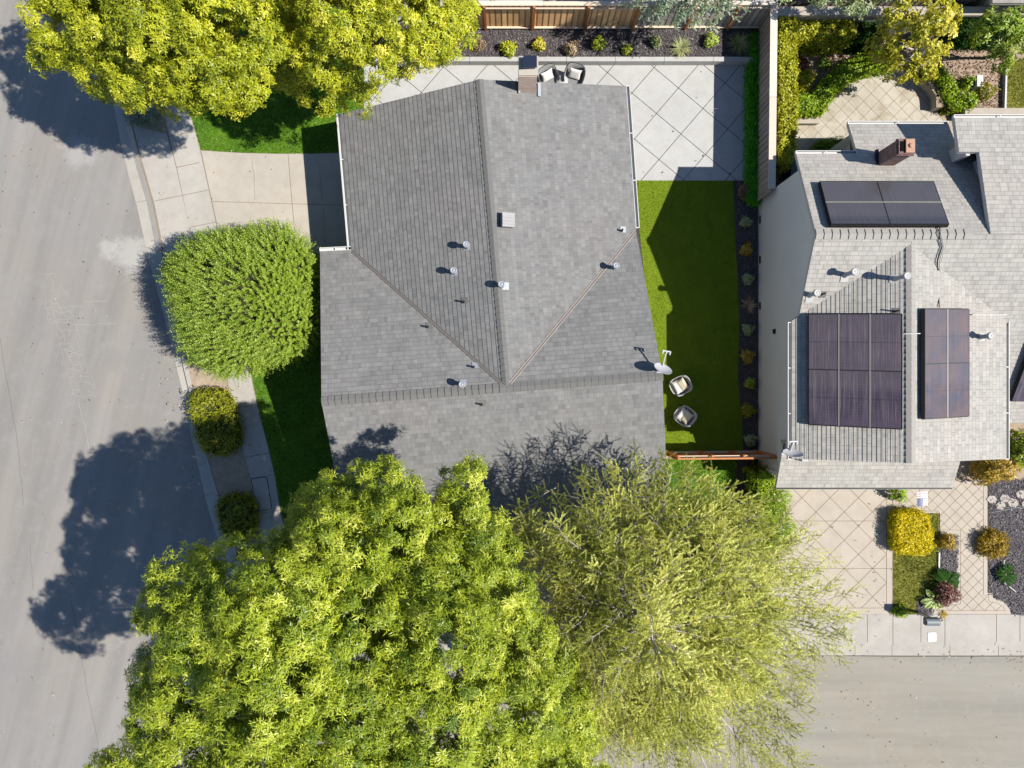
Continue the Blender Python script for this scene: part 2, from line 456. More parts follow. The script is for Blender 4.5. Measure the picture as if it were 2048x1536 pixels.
def broadleaf(name, base, lobes, label, mat, bark, L=.17, W=.055, k=7, dens=2.6, per=16, rr=(.32, .6), r0=.16, tint0=.45, group=None, cat='tree', spread=(50, 88)):
    t = thing(name, base, label, cat, group)
    mb = MB(); limbs(mb, base, lobes, r0); mb.build('trunk', bark, t)
    c, o = clumps(lobes, dens)
    deep = [(x, y, z-c_*.25, a*.62, b*.62, c_*.55) for x, y, z, a, b, c_ in lobes]      # inner foliage behind the outer sprays
    ci_, oi_ = clumps(deep, dens*.8, -.1, .5)
    c = np.concatenate([c, ci_]); o = np.concatenate([o, oi_])
    lv = Leaves()
    r = rng.uniform(*rr, len(c)); ct = tint0 + rng.normal(0, .18, len(c))
    ci = np.repeat(np.arange(len(c)), per)
    d = unit(rdir(len(ci)) + o[ci]*.75 + np.array([0, 0, .35]))
    p = c[ci] + d*(r[ci]*rng.uniform(.45, 1.0, len(ci)))[:, None]
    out = unit(d + o[ci]*.3 + np.array([0, 0, .25]))
    lv.rosettes(p, out, k, L, W, ct[ci] + rng.normal(0, .08, len(ci)), spread)
    lv.build('crown', mat, t)
    return t

def inside(poly, x, y):
    r = np.zeros(len(x), bool); n = len(poly)
    for i in range(n):
        x1, y1 = poly[i]; x2, y2 = poly[(i+1) % n]
        c = ((y1 > y) != (y2 > y)) & (x < (x2-x1)*(y-y1)/((y2-y1) or 1e-9) + x1)
        r ^= c
    return r

def scatter(poly, n):
    """random points inside a plan polygon (world metres)"""
    a = np.array(poly); lo = a.min(0); hi = a.max(0); got = []; have = 0
    while have < n:
        q = rng.uniform(lo, hi, (max(n, 64)*2, 2)); q = q[inside(poly, q[:, 0], q[:, 1])]
        got.append(q); have += len(q)
        if len(q) == 0: break
    return np.concatenate(got)[:n]

def xy(pts, z=0.0): return [(X(a, z), Y(b, z)) for a, b in pts]
def area(poly):
    a = np.array(poly); b = np.roll(a, -1, 0); return abs((a[:, 0]*b[:, 1] - b[:, 0]*a[:, 1]).sum())/2

def hedge(name, poly, z0, z1, label, mat, L=.09, W=.05, dens=260, rough=.08, cat='hedge', lump=.08, core=None, group=None, tint0=.45):
    """clipped hedge: leafy shell over a twiggy core; poly is the plan at the top, world metres"""
    cx = sum(p[0] for p in poly)/len(poly); cy = sum(p[1] for p in poly)/len(poly)
    t = thing(name, (cx, cy, z0), label, cat, group)
    mb = MB()
    ctr = Vector((cx, cy, 0))
    mb.prism([Vector((x, y, z1-.12)) for x, y in poly], z1-.12-z0)
    mb.build('branches', core or MAT['core'], t)
    lv = Leaves()
    n = int(area(poly)*dens); q = scatter(poly, n)
    bumps = lump*np.sin(q[:, 0]*5.1 + 1.3*np.sin(q[:, 1]*3.7))*np.cos(q[:, 1]*4.3 + .7)
    p = np.c_[q, z1 - .05 + bumps + rng.normal(0, rough*.5, n)]
    out = unit(np.array([0, 0, 1.0]) + rng.normal(0, .45, (n, 3)))
    lv.rosettes(p, out, 4, L, W, tint0 + rng.normal(0, .15, n), (40, 95))
    pts = [Vector((*a, 0)) for a in poly]
    sgn = 1 if sum(pts[i].x*pts[(i+1) % len(pts)].y - pts[(i+1) % len(pts)].x*pts[i].y for i in range(len(pts))) > 0 else -1
    for i in range(len(pts)):
        a = pts[i]; b = pts[(i+1) % len(pts)]; ln = (b-a).length; m = int(ln*(z1-z0)*dens*.7)
        if m < 1: continue
        u = rng.uniform(0, 1, m); nn = np.array([(b-a).y, -(b-a).x, 0.0])*sgn/max(ln, 1e-6)
        base = np.c_[a.x + (b.x-a.x)*u, a.y + (b.y-a.y)*u, rng.uniform(z0, z1, m)] + nn*rng.normal(0.01, rough*.6, (m, 1))
        lv.rosettes(base, unit(nn + np.array([0, 0, .35]) + rng.normal(0, .4, (m, 3))), 4, L, W, tint0 + rng.normal(0, .15, m), (40, 95))
    lv.build('foliage', mat, t)
    return t

def bush(name, px, py, z0, r, h, label, mat, L=.08, W=.04, n=160, k=5, cat='shrub', group=None, tint0=.45, spread=(45, 90), whole=True):
    """small rounded plant: leaf sprays on short stems"""
    zc = z0 + h*.5; c = P(px, py, zc); base = Vector((c.x, c.y, z0))
    t = thing(name, base, label, cat, group)
    mb = MB()
    d = rdir(n); d[:, 2] = np.abs(d[:, 2]) - .15; d = unit(d)
    f = rng.uniform(.55, 1.08, n)*(1 + .22*np.sin(3*np.arctan2(d[:, 1], d[:, 0]) + px))
    p = np.array([base.x, base.y, z0 + h*.35]) + d*np.c_[f*r, f*r, f*h*.65]
    for q in range(9):
        e = p[q*3]; mb.tube([base, Vector(e)*.5 + base*.5 + Vector((0, 0, .03)), Vector(e)], [.014, .01, .004], 4)
    mb.build('stem', MAT['bark'], t)
    lv = Leaves(); lv.rosettes(p, d + np.array([0, 0, .4]), k, L, W, tint0 + rng.normal(0, .16, n), spread)
    lv.build('foliage', mat, t)
    return t

def tuft(name, px, py, z0, L, n, label, mat, cat='grass plant', group=None, w=.014, up=(25, 75), tint0=.5):
    """fountain of narrow blades"""
    c = P(px, py, z0 + .12); base = np.array([c.x, c.y, z0])
    lv = Leaves()
    az = rng.uniform(0, 6.28, n); th = np.radians(rng.uniform(*up, n))
    d = np.c_[np.cos(az)*np.sin(th), np.sin(az)*np.sin(th), np.cos(th)]
    lv.add(base + rng.normal(0, .02, (n, 3))*np.array([1, 1, 0]), d, np.array([0, 0, 1.0]) + rng.normal(0, .1, (n, 3)), L*rng.uniform(.6, 1.15, n), w*rng.uniform(.8, 1.4, n), tint0 + rng.normal(0, .2, n), .3)
    o = lv.build(name, mat, None, tuple(base)); return meta(o, label, cat, group)

MAT['core'] = M_plain('hedge_twigs', (.045,.05,.018), .95, .1, .3, 12)
MAT['lf_green'] = M_leaf('leaf_bright_green', (.10,.155,.010), (.33,.385,.024), (.55,.56,.12))
MAT['lf_yellow'] = M_leaf('leaf_yellow_green', (.14,.18,.008), (.41,.43,.020), (.60,.55,.08))
MAT['lf_gold'] = M_leaf('leaf_golden', (.19,.20,.010), (.45,.42,.03), (.66,.57,.15))
MAT['lf_shoot'] = M_leaf('leaf_fresh_green', (.10,.17,.016), (.26,.35,.035), (.42,.48,.13))
MAT['lf_olive'] = M_leaf('needle_olive', (.16,.19,.03), (.46,.48,.105), (.66,.65,.25))
MAT['lf_hedgey'] = M_leaf('hedge_yellow_green', (.14,.17,.008), (.40,.40,.02), (.58,.53,.10))
MAT['lf_hedge'] = M_leaf('hedge_green', (.08,.16,.006), (.24,.34,.012), (.40,.48,.04))
MAT['lf_lime'] = M_leaf('clipped_golden_foliage', (.36,.31,.004), (.60,.50,.006), (.68,.56,.02))
MAT['lf_moss'] = M_leaf('shrub_moss_green', (.07,.08,.006), (.19,.19,.015), (.33,.28,.03))
MAT['lf_pale'] = M_leaf('pale_grey_green', (.20,.25,.12), (.36,.42,.22), (.48,.5,.3))
MAT['lf_ochre'] = M_leaf('ochre_foliage', (.20,.13,.012), (.40,.28,.03), (.5,.36,.08))
MAT['lf_tan'] = M_leaf('dry_tan_foliage', (.13,.09,.05), (.30,.22,.13), (.42,.33,.2))
MAT['lf_dark'] = M_leaf('dark_green', (.010,.035,.008), (.03,.08,.014), (.07,.13,.03), spec=.04, rough=.8)
MAT['lf_blue'] = M_leaf('blue_green_needles', (.15,.21,.16), (.33,.41,.31), (.5,.55,.42))
MAT['lf_red'] = M_leaf('dark_red_foliage', (.05,.015,.012), (.14,.05,.04), (.32,.18,.14))
MAT['lf_blade'] = M_leaf('pale_grass_blades', (.16,.20,.07), (.35,.38,.18), (.5,.48,.28))
MAT['lf_greyshrub'] = M_leaf('grey_shrub', (.09,.12,.09), (.17,.21,.16), (.26,.3,.24))
MAT['grass'] = M_leaf('grass_blades', (.035,.10,.004), (.095,.20,.008), (.19,.29,.02))
MAT['grassd'] = M_leaf('dry_grass_blades', (.10,.125,.012), (.22,.245,.03), (.40,.37,.11))
MAT['grassk'] = M_leaf('clipped_strip_grass', (.03,.20,.006), (.07,.34,.010), (.14,.44,.02))
MAT['pile'] = M_leaf('turf_fibre', (.095,.145,.007), (.14,.20,.010), (.19,.24,.02), .15, .7, .1)
MAT['chip'] = M_chip('mulch_chips', (.04,.035,.035), (.13,.115,.118), (.36,.33,.325))
MAT['chipg'] = M_chip('grey_mulch_chips', (.05,.045,.047), (.16,.145,.15), (.38,.35,.35))
MAT['litc'] = M_chip('dry_leaf_litter', (.09,.06,.04), (.28,.20,.14), (.46,.36,.28))

def grass(name, polys, z, n_m2, label, mat, h=.07, w=.014, tint0=.4):
    lv = Leaves()
    for poly in polys:
        n = int(area(poly)*n_m2); q = scatter(poly, n)
        tw = .3*np.sin(q[:, 0]*2.3 + 2*np.sin(q[:, 1]*1.7)) + .12*np.sin(q[:, 0]*6.1 + q[:, 1]*5.3)
        lv.add(np.c_[q, np.full(n, z)], np.array([0, 0, .75]) + rng.normal(0, .55, (n, 3))*np.array([1, 1, .1]), rdir(n), h*rng.uniform(.5, 1.3, n), w, tint0 + tw + rng.normal(0, .2, n), .2)
    o = lv.build(name, mat); meta(o, label, 'grass', None, 'stuff'); return o

def chips(name, polys, z, n_m2, label, mat, L=.09, W=.022, cat='mulch'):
    lv = Leaves()
    for poly in polys:
        n = int(area(poly)*n_m2); q = scatter(poly, n)
        az = rng.uniform(0, 6.28, n)
        lv.add(np.c_[q, z + rng.uniform(.004, .03, n)], np.c_[np.cos(az), np.sin(az), rng.normal(0, .22, n)], np.array([0, 0, 1.0]) + rng.normal(0, .35, (n, 3)), L*rng.uniform(.4, 1.3, n), W*rng.uniform(.6, 1.5, n), np.clip(rng.beta(1.3, 2.2, n), 0, 1), .05)
    o = lv.build(name, mat); meta(o, label, cat, None, 'stuff'); return o

# ------------------------------------------------------------------ lines clipped to a polygon
def clip_line(a, b, poly):
    a = np.array(a, float); b = np.array(b, float); ts = [0.0, 1.0]; d = b-a
    n = len(poly)
    for i in range(n):
        p = np.array(poly[i], float); q = np.array(poly[(i+1) % n], float); e = q-p
        den = d[0]*e[1]-d[1]*e[0]
        if abs(den) < 1e-9: continue
        t = ((p[0]-a[0])*e[1]-(p[1]-a[1])*e[0])/den; u = ((p[0]-a[0])*d[1]-(p[1]-a[1])*d[0])/den
        if 0 <= u <= 1 and 0 < t < 1: ts.append(t)
    ts.sort(); out = []
    for t0, t1 in zip(ts[:-1], ts[1:]):
        m = a+d*(t0+t1)/2
        if t1-t0 > 1e-4 and inside(poly, np.array([m[0]]), np.array([m[1]]))[0]: out.append((a+d*t0, a+d*t1))
    return out

def ribbon(path, w):
    """plan outline of a band of width w along a path"""
    ps = [Vector((a, b, 0)) for a, b in path]; L = []; R = []
    for i, p in enumerate(ps):
        d = (ps[min(i+1, len(ps)-1)] - ps[max(i-1, 0)]).normalized(); n = Vector((-d.y, d.x, 0))*(w/2)
        L.append((p+n)[:2]); R.append((p-n)[:2])
    return L + R[::-1]

def lattice(o, a, b, poly, n=40):
    """two families of parallel lines through o + i*a and o + i*b, clipped; picture-plan coordinates"""
    o = np.array(o, float); a = np.array(a, float); b = np.array(b, float); out = []
    for i in range(-n, n+1):
        out += clip_line(o+a*i-b*n, o+a*i+b*n, poly)
        out += clip_line(o+b*i-a*n, o+b*i+a*n, poly)
    return out

# ------------------------------------------------------------------ roofs laid in shingle courses
def roof_plane(mb, pts, course=.15, step=.012, m=0, under=.14, edge_m=1):
    pts = [Vector(p) for p in pts]
    n = Vector((0, 0, 0))
    for i in range(len(pts)):
        a = pts[i]; b = pts[(i+1) % len(pts)]
        n += Vector(((a.y-b.y)*(a.z+b.z), (a.z-b.z)*(a.x+b.x), (a.x-b.x)*(a.y+b.y)))
    n.normalize()
    if n.z < 0: n = -n; pts.reverse()
    v = (Vector((0, 0, 1)) - n*n.z).normalized(); u = v.cross(n)
    o = min(pts, key=lambda p: p.dot(v))
    q = [((p-o).dot(u), (p-o).dot(v), (p-o).dot(n)) for p in pts]
    def clip(poly, lim, keep_above):
        out = []
        for i in range(len(poly)):
            a = poly[i]; b = poly[(i+1) % len(poly)]
            ia = (a[1] >= lim) if keep_above else (a[1] <= lim); ib = (b[1] >= lim) if keep_above else (b[1] <= lim)
            if ia: out.append(a)
            if ia != ib:
                t = (lim-a[1])/(b[1]-a[1]); out.append(tuple(a[k]+(b[k]-a[k])*t for k in range(3)))
        return out
    vmax = max(p[1] for p in q); k = 0
    W = lambda p, off: o + u*p[0] + v*p[1] + n*(p[2]+off)
    while k*course < vmax - 1e-4:
        lo = k*course; hi = min(lo+course, vmax)
        c = clip(clip(q, lo, True), hi, False)
        if len(c) >= 3:
            vs = [W(p, step*(1-(p[1]-lo)/course)) for p in c]
            uv = [(p[0], p[1]) for p in c]
            mb.add(vs, [tuple(range(len(c)))], m, uv)
            low = [p for p in c if abs(p[1]-lo) < 1e-5]
            if k > 0 and len(low) == 2:
                a, b = low
                mb.add([W(a, 0), W(b, 0), W(b, step), W(a, step)], [(0, 1, 2, 3)], m, [(a[0], lo+.001), (b[0], lo+.001), (b[0], lo+.002), (a[0], lo+.002)])
        k += 1
    # board edge and underside
    N = len(pts); dn = Vector((0, 0, -under))
    e = Vector((0, 0, -.002))
    mb.add([p+e for p in pts]+[p+dn for p in pts], [(i, (i+1) % N, N+(i+1) % N, N+i) for i in range(N)] + [tuple(range(2*N-1, N-1, -1))], edge_m)

def ridge_caps(mb, a, b, w=.17, drop=.05, pitch=.16, m=0, up=.045):
    """overlapping cap shingles bent over a ridge"""
    a = Vector(a); b = Vector(b); d = b-a; n = max(1, int(d.length/pitch)); d = d/n
    s = Vector((-d.y, d.x, 0)).normalized()*w
    for i in range(n):
        p = a+d*i; q = p+d*1.12
        mb.cur = random.uniform(.3, .9)
        up0 = Vector((0, 0, up)); up1 = Vector((0, 0, .014)); dr = Vector((0, 0, -drop))
        mb.add([p+s+dr+up0, p+up0, p-s+dr+up0, q+s+dr+up1, q+up1, q-s+dr+up1, p+s+dr, p, p-s+dr],
               [(0, 1, 4, 3), (1, 2, 5, 4), (6, 7, 1, 0), (7, 8, 2, 1)], m)

# ================================================================== THE SETTING: ground, streets, paving
def ground(name, px, z, mat, thick=.15, lines=(), jm='joint', jw=.018, extra=None, kind='structure', zpx=None):
    mb = MB(); zz = z if zpx is None else zpx
    mb.prism([Vector((X(a, zz), Y(b, zz), z)) for a, b in px], thick)
    for ln in lines: mb.strip([Vector((X(a, zz), Y(b, zz), z)) for a, b in ln], jw, 1)
    for ln, w, mi in (extra or []): mb.strip([Vector((X(a, zz), Y(b, zz), z)) for a, b in ln], w, mi)
    o = mb.build(name, [MAT[mat], MAT[jm], MAT['crack']])
    o['kind'] = kind
    return o

def wob(a, b, n, j):
    a = np.array(a, float); b = np.array(b, float); r = random.Random(int(abs(a[0]*7+a[1]*3+b[0])))
    return [tuple(a + (b-a)*i/n + (np.array([r.uniform(-j, j), r.uniform(-j, j)]) if 0 < i < n else 0)) for i in range(n+1)]

MAT['jointl'] = M_plain('sandy_joint', (.27,.23,.165), .95, .1)
mb = MB(); mb.poly([(-180, -180, -.05), (180, -180, -.05), (180, 180, -.05), (-180, 180, -.05)])
mb.build('ground', MAT['dirt'])['kind'] = 'structure'

gut = [(150, -900), (205, 0), (224, 190), (239, 273), (257, 350), (273, 410), (297, 516), (325, 620), (354, 739), (371, 807), (383, 876), (397, 935), (410, 992), (420, 1030), (436, 1080), (470, 1160), (530, 1235), (640, 1290), (800, 1311)]
crb = [(166, -900), (219, 0), (238, 190), (251, 250), (273, 335), (294, 407), (313, 502), (339, 610), (367, 736), (380, 790), (395, 876), (411, 935), (428, 992), (437, 1025), (452, 1072), (486, 1148), (545, 1218), (650, 1270), (800, 1291)]
crb2 = [(a+9, b) if b < 1072 else (a+6, b-6) for a, b in crb[:-1]] + [(800, 1284)]
# street on the left, darker and greyer; street along the bottom, warmer
crk = []
r_ = random.Random(5)
def crackline(pts, w=.03, j=2.5):
    out = []
    for a, b in zip(pts[:-1], pts[1:]): out += wob(a, b, 7, j)
    crk.append((out, w, 2))
gx = {}
for iy in range(20):                      # alligator cracking along the old wheel track
    for ix in range(4):
        y_ = 545 + iy*13 + r_.uniform(-5, 5); gx[ix, iy] = (72 + (y_-545)*.30 + ix*15 + r_.uniform(-6, 6), y_)
for (ix, iy), p_ in gx.items():
    k_ = .62 if iy > 2 else .4
    if (ix+1, iy) in gx and r_.random() < k_: crk.append((wob(p_, gx[ix+1, iy], 4, 1.2), .011, 2))
    if (ix, iy+1) in gx and r_.random() < k_: crk.append((wob(p_, gx[ix, iy+1], 4, 1.2), .011, 2))
for y_, x0_, x1_ in ((617, 88, 168), (604, 168, 214), (651, 140, 232)): crk.append((wob((x0_, y_), (x1_, y_ + r_.uniform(-9, 2)), 10, 1.6), .012, 2))
crackline([(160, 790), (157, 800), (172, 862), (182, 930), (192, 985), (203, 1000)], .016, 1.0)
crk += [(wob((0, 675), (34, 880), 9, 1.5) + wob((34, 880), (47, 1010), 6, 1.5), .009, 1), (wob((140, 1190), (178, 1400), 9, 1.5) + wob((178, 1400), (196, 1490), 5, 1.5), .008, 1), (wob((60, 1090), (66, 1180), 6, 1.5), .008, 1)]
ground('street', [(-1500, -900)] + gut + [(900, 1312), (900, 2600), (-1500, 2600)], 0, 'asph', .05, (), 'joint', .02, crk)
crk2 = []
ground('cross_street', [(900, 1312), (1560, 1311), (1800, 1313), (3600, 1312), (3600, 2600), (900, 2600)], 0, 'asph2', .05)

gl = [[(273, 410-5), (294, 400)], [(350, 735), (368, 730)], [(397, 930), (412, 925)], [(410, 992), (428, 985)]]
gl += [[(a, 1291), (a, 1311)] for a in (1710, 1784, 1900, 1997)]
ground('gutter', gut + [(3600, 1311), (3600, 1290)] + crb[::-1], .008, 'walk', .05, gl, 'jointw', .016)
kl = [[(294, 405), (305, 402)], [(397, 876), (410, 870)], [(430, 992), (440, 990)]] + [[(a, 1284), (a, 1291)] for a in (1786, 1890, 1990)]
ground('kerb', crb[:4] + crb2[:4][::-1], .115, 'walk', .14)
ground('kerb', crb[6:] + [(3600, 1290), (3600, 1284)] + crb2[6:][::-1], .115, 'walk', .14, kl[1:], 'joint', .014)
mb = MB()                                  # dropped kerb: the apron ramps down to the gutter
for i in (3, 4, 5):
    a0, a1 = crb[i], crb[i+1]; m0, m1 = (a0[0]+15, a0[1]-2), (a1[0]+15, a1[1]-2)
    mb.poly([P(*a0, .010), P(*a1, .010), Vector((*P(*m1)[:2], .121)), Vector((*P(*m0)[:2], .121))], 0)
mb.strip([Vector((*P(a+14.5, b-2)[:2], .119)) for a, b in crb[3:7]], .016, 1)
mb.strip([P(a+1, b, .012) for a, b in crb[3:7]], .016, 1)
o = mb.build('driveway_ramp', [MAT['walk'], MAT['jointw']]); o['kind'] = 'structure'
sl = [(285, 60), (312, 150), (326, 212), (338, 273), (355, 342), (379, 455), (410, 580), (454, 753), (461, 801), (478, 866), (501, 955), (509, 1025), (522, 1075), (560, 1150), (620, 1205), (720, 1240), (860, 1262)]
sr = [(335, 60), (358, 150), (372, 202), (391, 267), (400, 301), (417, 379), (431, 444), (462, 580), (501, 749), (513, 808), (533, 883), (550, 955), (560, 1023), (571, 1062), (605, 1130), (660, 1185), (760, 1218), (860, 1229)]
swl = [[(338, 273), (390, 263)], [(461, 818), (513, 808)], [(352, 335), (400, 325)], [(501, 957), (552, 949)], [(509, 1030), (562, 1020)], [(380, 455), (431, 444)], [(492, 915), (541, 905)]]
ground('sidewalk', [(250, -300)] + sl + [(860, 1284), (3600, 1284), (3600, 1229)] + sr[::-1] + [(300, -300)], .125, 'walk', .15,
       swl + [[(a, 1229), (a, 1284)] for a in (1688, 1735, 1786, 1842, 1890, 1993, 2040, 1560, 1450, 1340, 1230, 1120)], 'jointw', .02)
parkway = crb2[:18] + [(800, 1284), (860, 1284)] + sl[::-1] + [(250, -300), (170, -300)]
ground('parkway_strip', [(180, -300), (227, 0)] + crb2[2:18] + [(800, 1284), (860, 1275)] + sl[::-1] + [(250, -300)], .095, 'dirt', .1)
ground('driveway_apron', [(265, 250), (334, 268), (352, 335), (379, 455), (392, 512), (330, 516), (327, 500), (308, 405), (287, 333)], .122, 'walk', .1,
       [[(309, 402), (417, 380)]], 'jointw', .02)
ground('yard_soil', [(250, -700), (300, -300)] + sr + [(3600, 1229), (3600, -700)], .085, 'dirt', .1)
dl = [[(425, 403), (560, 407), (712, 411)], [(576, 306), (582, 380), (590, 470), (593, 508)]]
cr3 = [(wob((503, 320), (508, 345), 3, 1.5) + wob((508, 345), (510, 400), 4, 1.2), .012, 1), (wob((637, 330), (645, 400), 7, 2), .014, 1), (wob((645, 410), (650, 490), 7, 2), .014, 1),
       ([(391, 267), (400, 301), (417, 379), (431, 444), (446, 508)], .02, 1)]
ground('driveway', [(402, 301), (430, 303), (480, 306), (560, 308), (640, 307), (740, 304), (740, 508), (449, 508), (433, 444), (419, 379)], .115, 'drive', .12, dl, 'jointw', .018, cr3)

lawnA = [(330, 60), (354, 150), (374, 202), (393, 267), (402, 300), (430, 302), (480, 305), (560, 307), (640, 306), (720, 303), (735, 120), (740, -200), (300, -200)]
lawnB = [(450, 509), (503, 749), (515, 808), (535, 883), (552, 955), (562, 1023), (573, 1062), (607, 1128), (662, 1184), (762, 1217), (1020, 1226), (1020, 1075), (720, 1090), (715, 1060), (700, 800), (690, 509)]
lawnC = [(1330, 918), (1474, 918), (1470, 1000), (1480, 1100), (1500, 1226), (1112, 1226), (1112, 1075), (1330, 1040)]
for i, l in enumerate((lawnA, lawnB, lawnC)):
    ground('lawn', l, .105, 'lawnbase', .1)
ground('front_path', [(1022, 1060), (1110, 1060), (1110, 1228), (1022, 1228)], .118, 'walk', .12, [[(1022, 1120), (1110, 1120)], [(1022, 1180), (1110, 1180)]])
grass('lawn_grass', [xy(lawnA[:6] + lawnA[6:], .1), xy(lawnB, .1), xy(lawnC, .1)], .1, 750, 'thick green lawn grass growing round the grey roofed house', MAT['grass'], .075, .02)

pat = [(728, 108), (1511, 108), (1511, 361), (1271, 361), (1263, 230), (1140, 200), (960, 200), (728, 260)]
ground('patio', pat, .12, 'patio', .14, lattice((1357, 176), (49, 41), (-44, 51), pat), 'joint', .02)
tf = [(1262, 361), (1466, 361), (1469, 420), (1471, 490), (1476, 560), (1479, 640), (1477, 700), (1476, 760), (1481, 810), (1485, 860), (1487, 907), (1300, 907)]
ground('artificial_turf', tf, .125, 'turf', .1)
grass('turf_pile', [xy(tf, .125)], .124, 1500, 'short artificial turf pile covering the yard between the two houses', MAT['pile'], .035, .012, .45)
bedN = [(935, 45), (1524, 45), (1524, 114), (740, 114), (740, 45)]
bedE = [(1466, 361), (1516, 361), (1516, 912), (1487, 907), (1485, 860), (1481, 810), (1476, 760), (1477, 700), (1479, 640), (1476, 560), (1471, 490), (1469, 420)]
ground('planting_bed', bedN, .36, 'mulch', .36)
ground('planting_bed', bedE, .11, 'mulch', .1)
ground('planting_bed', [(1474, 918), (1516, 918), (1516, 1000), (1500, 1100), (1480, 1100), (1470, 1000)], .108, 'mulch', .1)
ground('planting_bed', [(1255, 361), (1268, 361), (1290, 560), (1300, 700), (1285, 700)], .128, 'mulch', .1)
chips('mulch', [xy(bedN, .36)], .36, 900, 'dark brown bark mulch covering the raised bed by the fence', MAT['chip'], .10, .026)
chips('mulch', [xy(bedE, .11)], .11, 420, 'black bark mulch in the narrow bed along the turf', MAT['chip'], .07, .02)
ground('turf_strip', [(1512, 55), (1531, 55), (1524, 400), (1509, 400)], .125, 'lawnbase', .1)
hedge('grass_strip', xy([(1504, 66), (1521, 66), (1521.5, 240), (1520, 404), (1500, 400), (1501, 250)], .5), .1, .5, 'vivid green grassy strip along the foot of the long weathered fence', MAT['grassk'], .11, .022, 900, .1, 'grass strip', .05)
lv = Leaves()          # fallen leaves and twigs blown along the kerbs and drives
for poly, n in (([(300, 520), (372, 800), (420, 1030), (380, 1030), (330, 800), (285, 520)], 70), ([(0, 0), (230, 0), (270, 330), (0, 400)], 60), ([(250, 260), (640, 300), (640, 500), (330, 510)], 45), ([(0, 300), (280, 420), (400, 900), (200, 1536), (0, 1536)], 60),
                ([(1560, 960), (1785, 960), (1785, 1290), (1560, 1290)], 45), ([(1560, 1290), (2048, 1290), (2048, 1335), (1560, 1335)], 60), ([(1560, 1330), (2048, 1330), (2048, 1536), (1560, 1536)], 40), ([(1280, 130), (1505, 130), (1505, 360), (1280, 360)], 22), ([(455, 760), (520, 760), (565, 1040), (505, 1040)], 40)):
    q = scatter(xy(poly), n); az = rng.uniform(0, 6.28, n)
    lv.add(np.c_[q, np.full(n, .145) + rng.uniform(0, .015, n)], np.c_[np.cos(az), np.sin(az), rng.normal(0, .15, n)], np.array([0, 0, 1.0]) + rng.normal(0, .3, (n, 3)), rng.uniform(.04, .11, n), rng.uniform(.02, .05, n), rng.uniform(0, 1, n), .1)
o = lv.build('fallen_leaves', MAT['litc']); meta(o, 'scattered fallen leaves on the streets, drives and patio', 'fallen leaves', None, 'stuff')
# neighbour: front drive, walk, beds
drv = [(1500, 960), (1786, 960), (1786, 1229), (1500, 1229)]
dj = lattice((1632, 1137), (28.3, 28.3), (28.3, -28.3), [(1500, 960), (1773, 960), (1773, 1216), (1500, 1216)])
dj += [[(1500, 1042), (1785, 1042)], [(1500, 1137), (1785, 1137)], [(1500, 1216), (1785, 1216)], [(1773, 960), (1773, 1216)], [(1785, 960), (1785, 1228)]]
ground('neighbour_driveway', drv, .12, 'tan', .13, dj, 'jointw', .017)
wk = [(1786.5, 960), (1975, 960), (1975, 1186), (1985, 1186), (1986, 1196), (2000, 1199), (2012, 1208), (2019, 1218), (2022, 1228.5), (1861, 1228.5), (1866, 1214), (1876, 1206), (1893, 1204), (1913, 1200), (1913, 1069), (1880, 1069), (1880, 1026), (1786.5, 1026)]
wki = [(1792, 962), (1967, 962), (1967, 1190), (1977, 1193), (1978, 1203), (1995, 1206), (2006, 1213), (2010, 1221), (1872, 1221), (1880, 1214), (1921, 1208), (1921, 1060), (1876, 1060), (1876, 1022), (1792, 1022)]
wj = lattice((1795, 1001), (11.6, 11.6), (11.6, -11.6), wki, 60) + [[a, b] for a, b in zip(wki, wki[1:] + wki[:1])]
ground('front_walk', wk, .121, 'tan', .13, wj, 'jointw', .013)
bedC = [(1880, 1069.5), (1912.5, 1069.5), (1912.5, 1200), (1893, 1204), (1876, 1206), (1866, 1214), (1861, 1228), (1834, 1228), (1832, 1205), (1843, 1192), (1862, 1184), (1879, 1170)]
bedF = [(1975.5, 960), (2140, 960), (2140, 1228), (2022, 1228), (2019, 1218), (2012, 1208), (2000, 1199), (1986, 1196), (1985, 1186), (1975.5, 1186)]
ground('front_bed', bedC, .108, 'mulch', .1)
ground('front_bed', bedF, .108, 'mulch', .1)
chips('mulch', [xy(bedC), xy(bedF)], .112, 1500, 'grey bark mulch covering the beds beside the front walk', MAT['chipg'], .10, .024)
lwn = [(1787, 1027), (1879, 1027), (1879, 1170), (1862, 1184), (1843, 1192), (1832, 1205), (1834, 1228), (1787, 1228)]
ground('front_lawn', lwn, .1, 'lawnolive', .1)
grass('lawn_grass', [xy(lwn, .1)], .1, 1300, 'patchy olive lawn between the tan driveway and front walk', MAT['grassd'], .08, .02, .35)

# neighbour: back garden
ground('back_garden_soil', [(1558, 20), (2400, 20), (2400, 300), (1558, 300)], .10, 'litter', .1)
sp = [(1590, 310), (1590, 236), (1640, 236), (1650, 214), (1650, 190), (1662, 172), (1690, 152), (1725, 141), (1765, 138), (1805, 142), (1838, 156), (1860, 180), (1872, 212), (1880, 236), (1950, 236), (1950, 330), (1590, 330)]
ground('garden_patio', sp, .125, 'stone', .13, lattice((1788, 202), (15.2, 15.4), (15.2, -15.6), sp, 50), 'jointl', .016)
ground('side_path', [(1570, 275), (1720, 275), (1720, 420), (1555, 420)], .112, 'flag', .11, lattice((1600, 290), (17, 17), (17, -17), [(1570, 275), (1720, 275), (1720, 420), (1555, 420)], 20))
ground('garden_lawn', [(2012, 120), (2300, 120), (2300, 222), (2006, 222)], .12, 'lawnolive', .12)
grass('lawn_grass', [xy([(2012, 120), (2150, 120), (2150, 222), (2006, 222)], .12)], .115, 1300, 'small dry lawn at the right edge of the back garden', MAT['grassd'], .07, .02, .5)
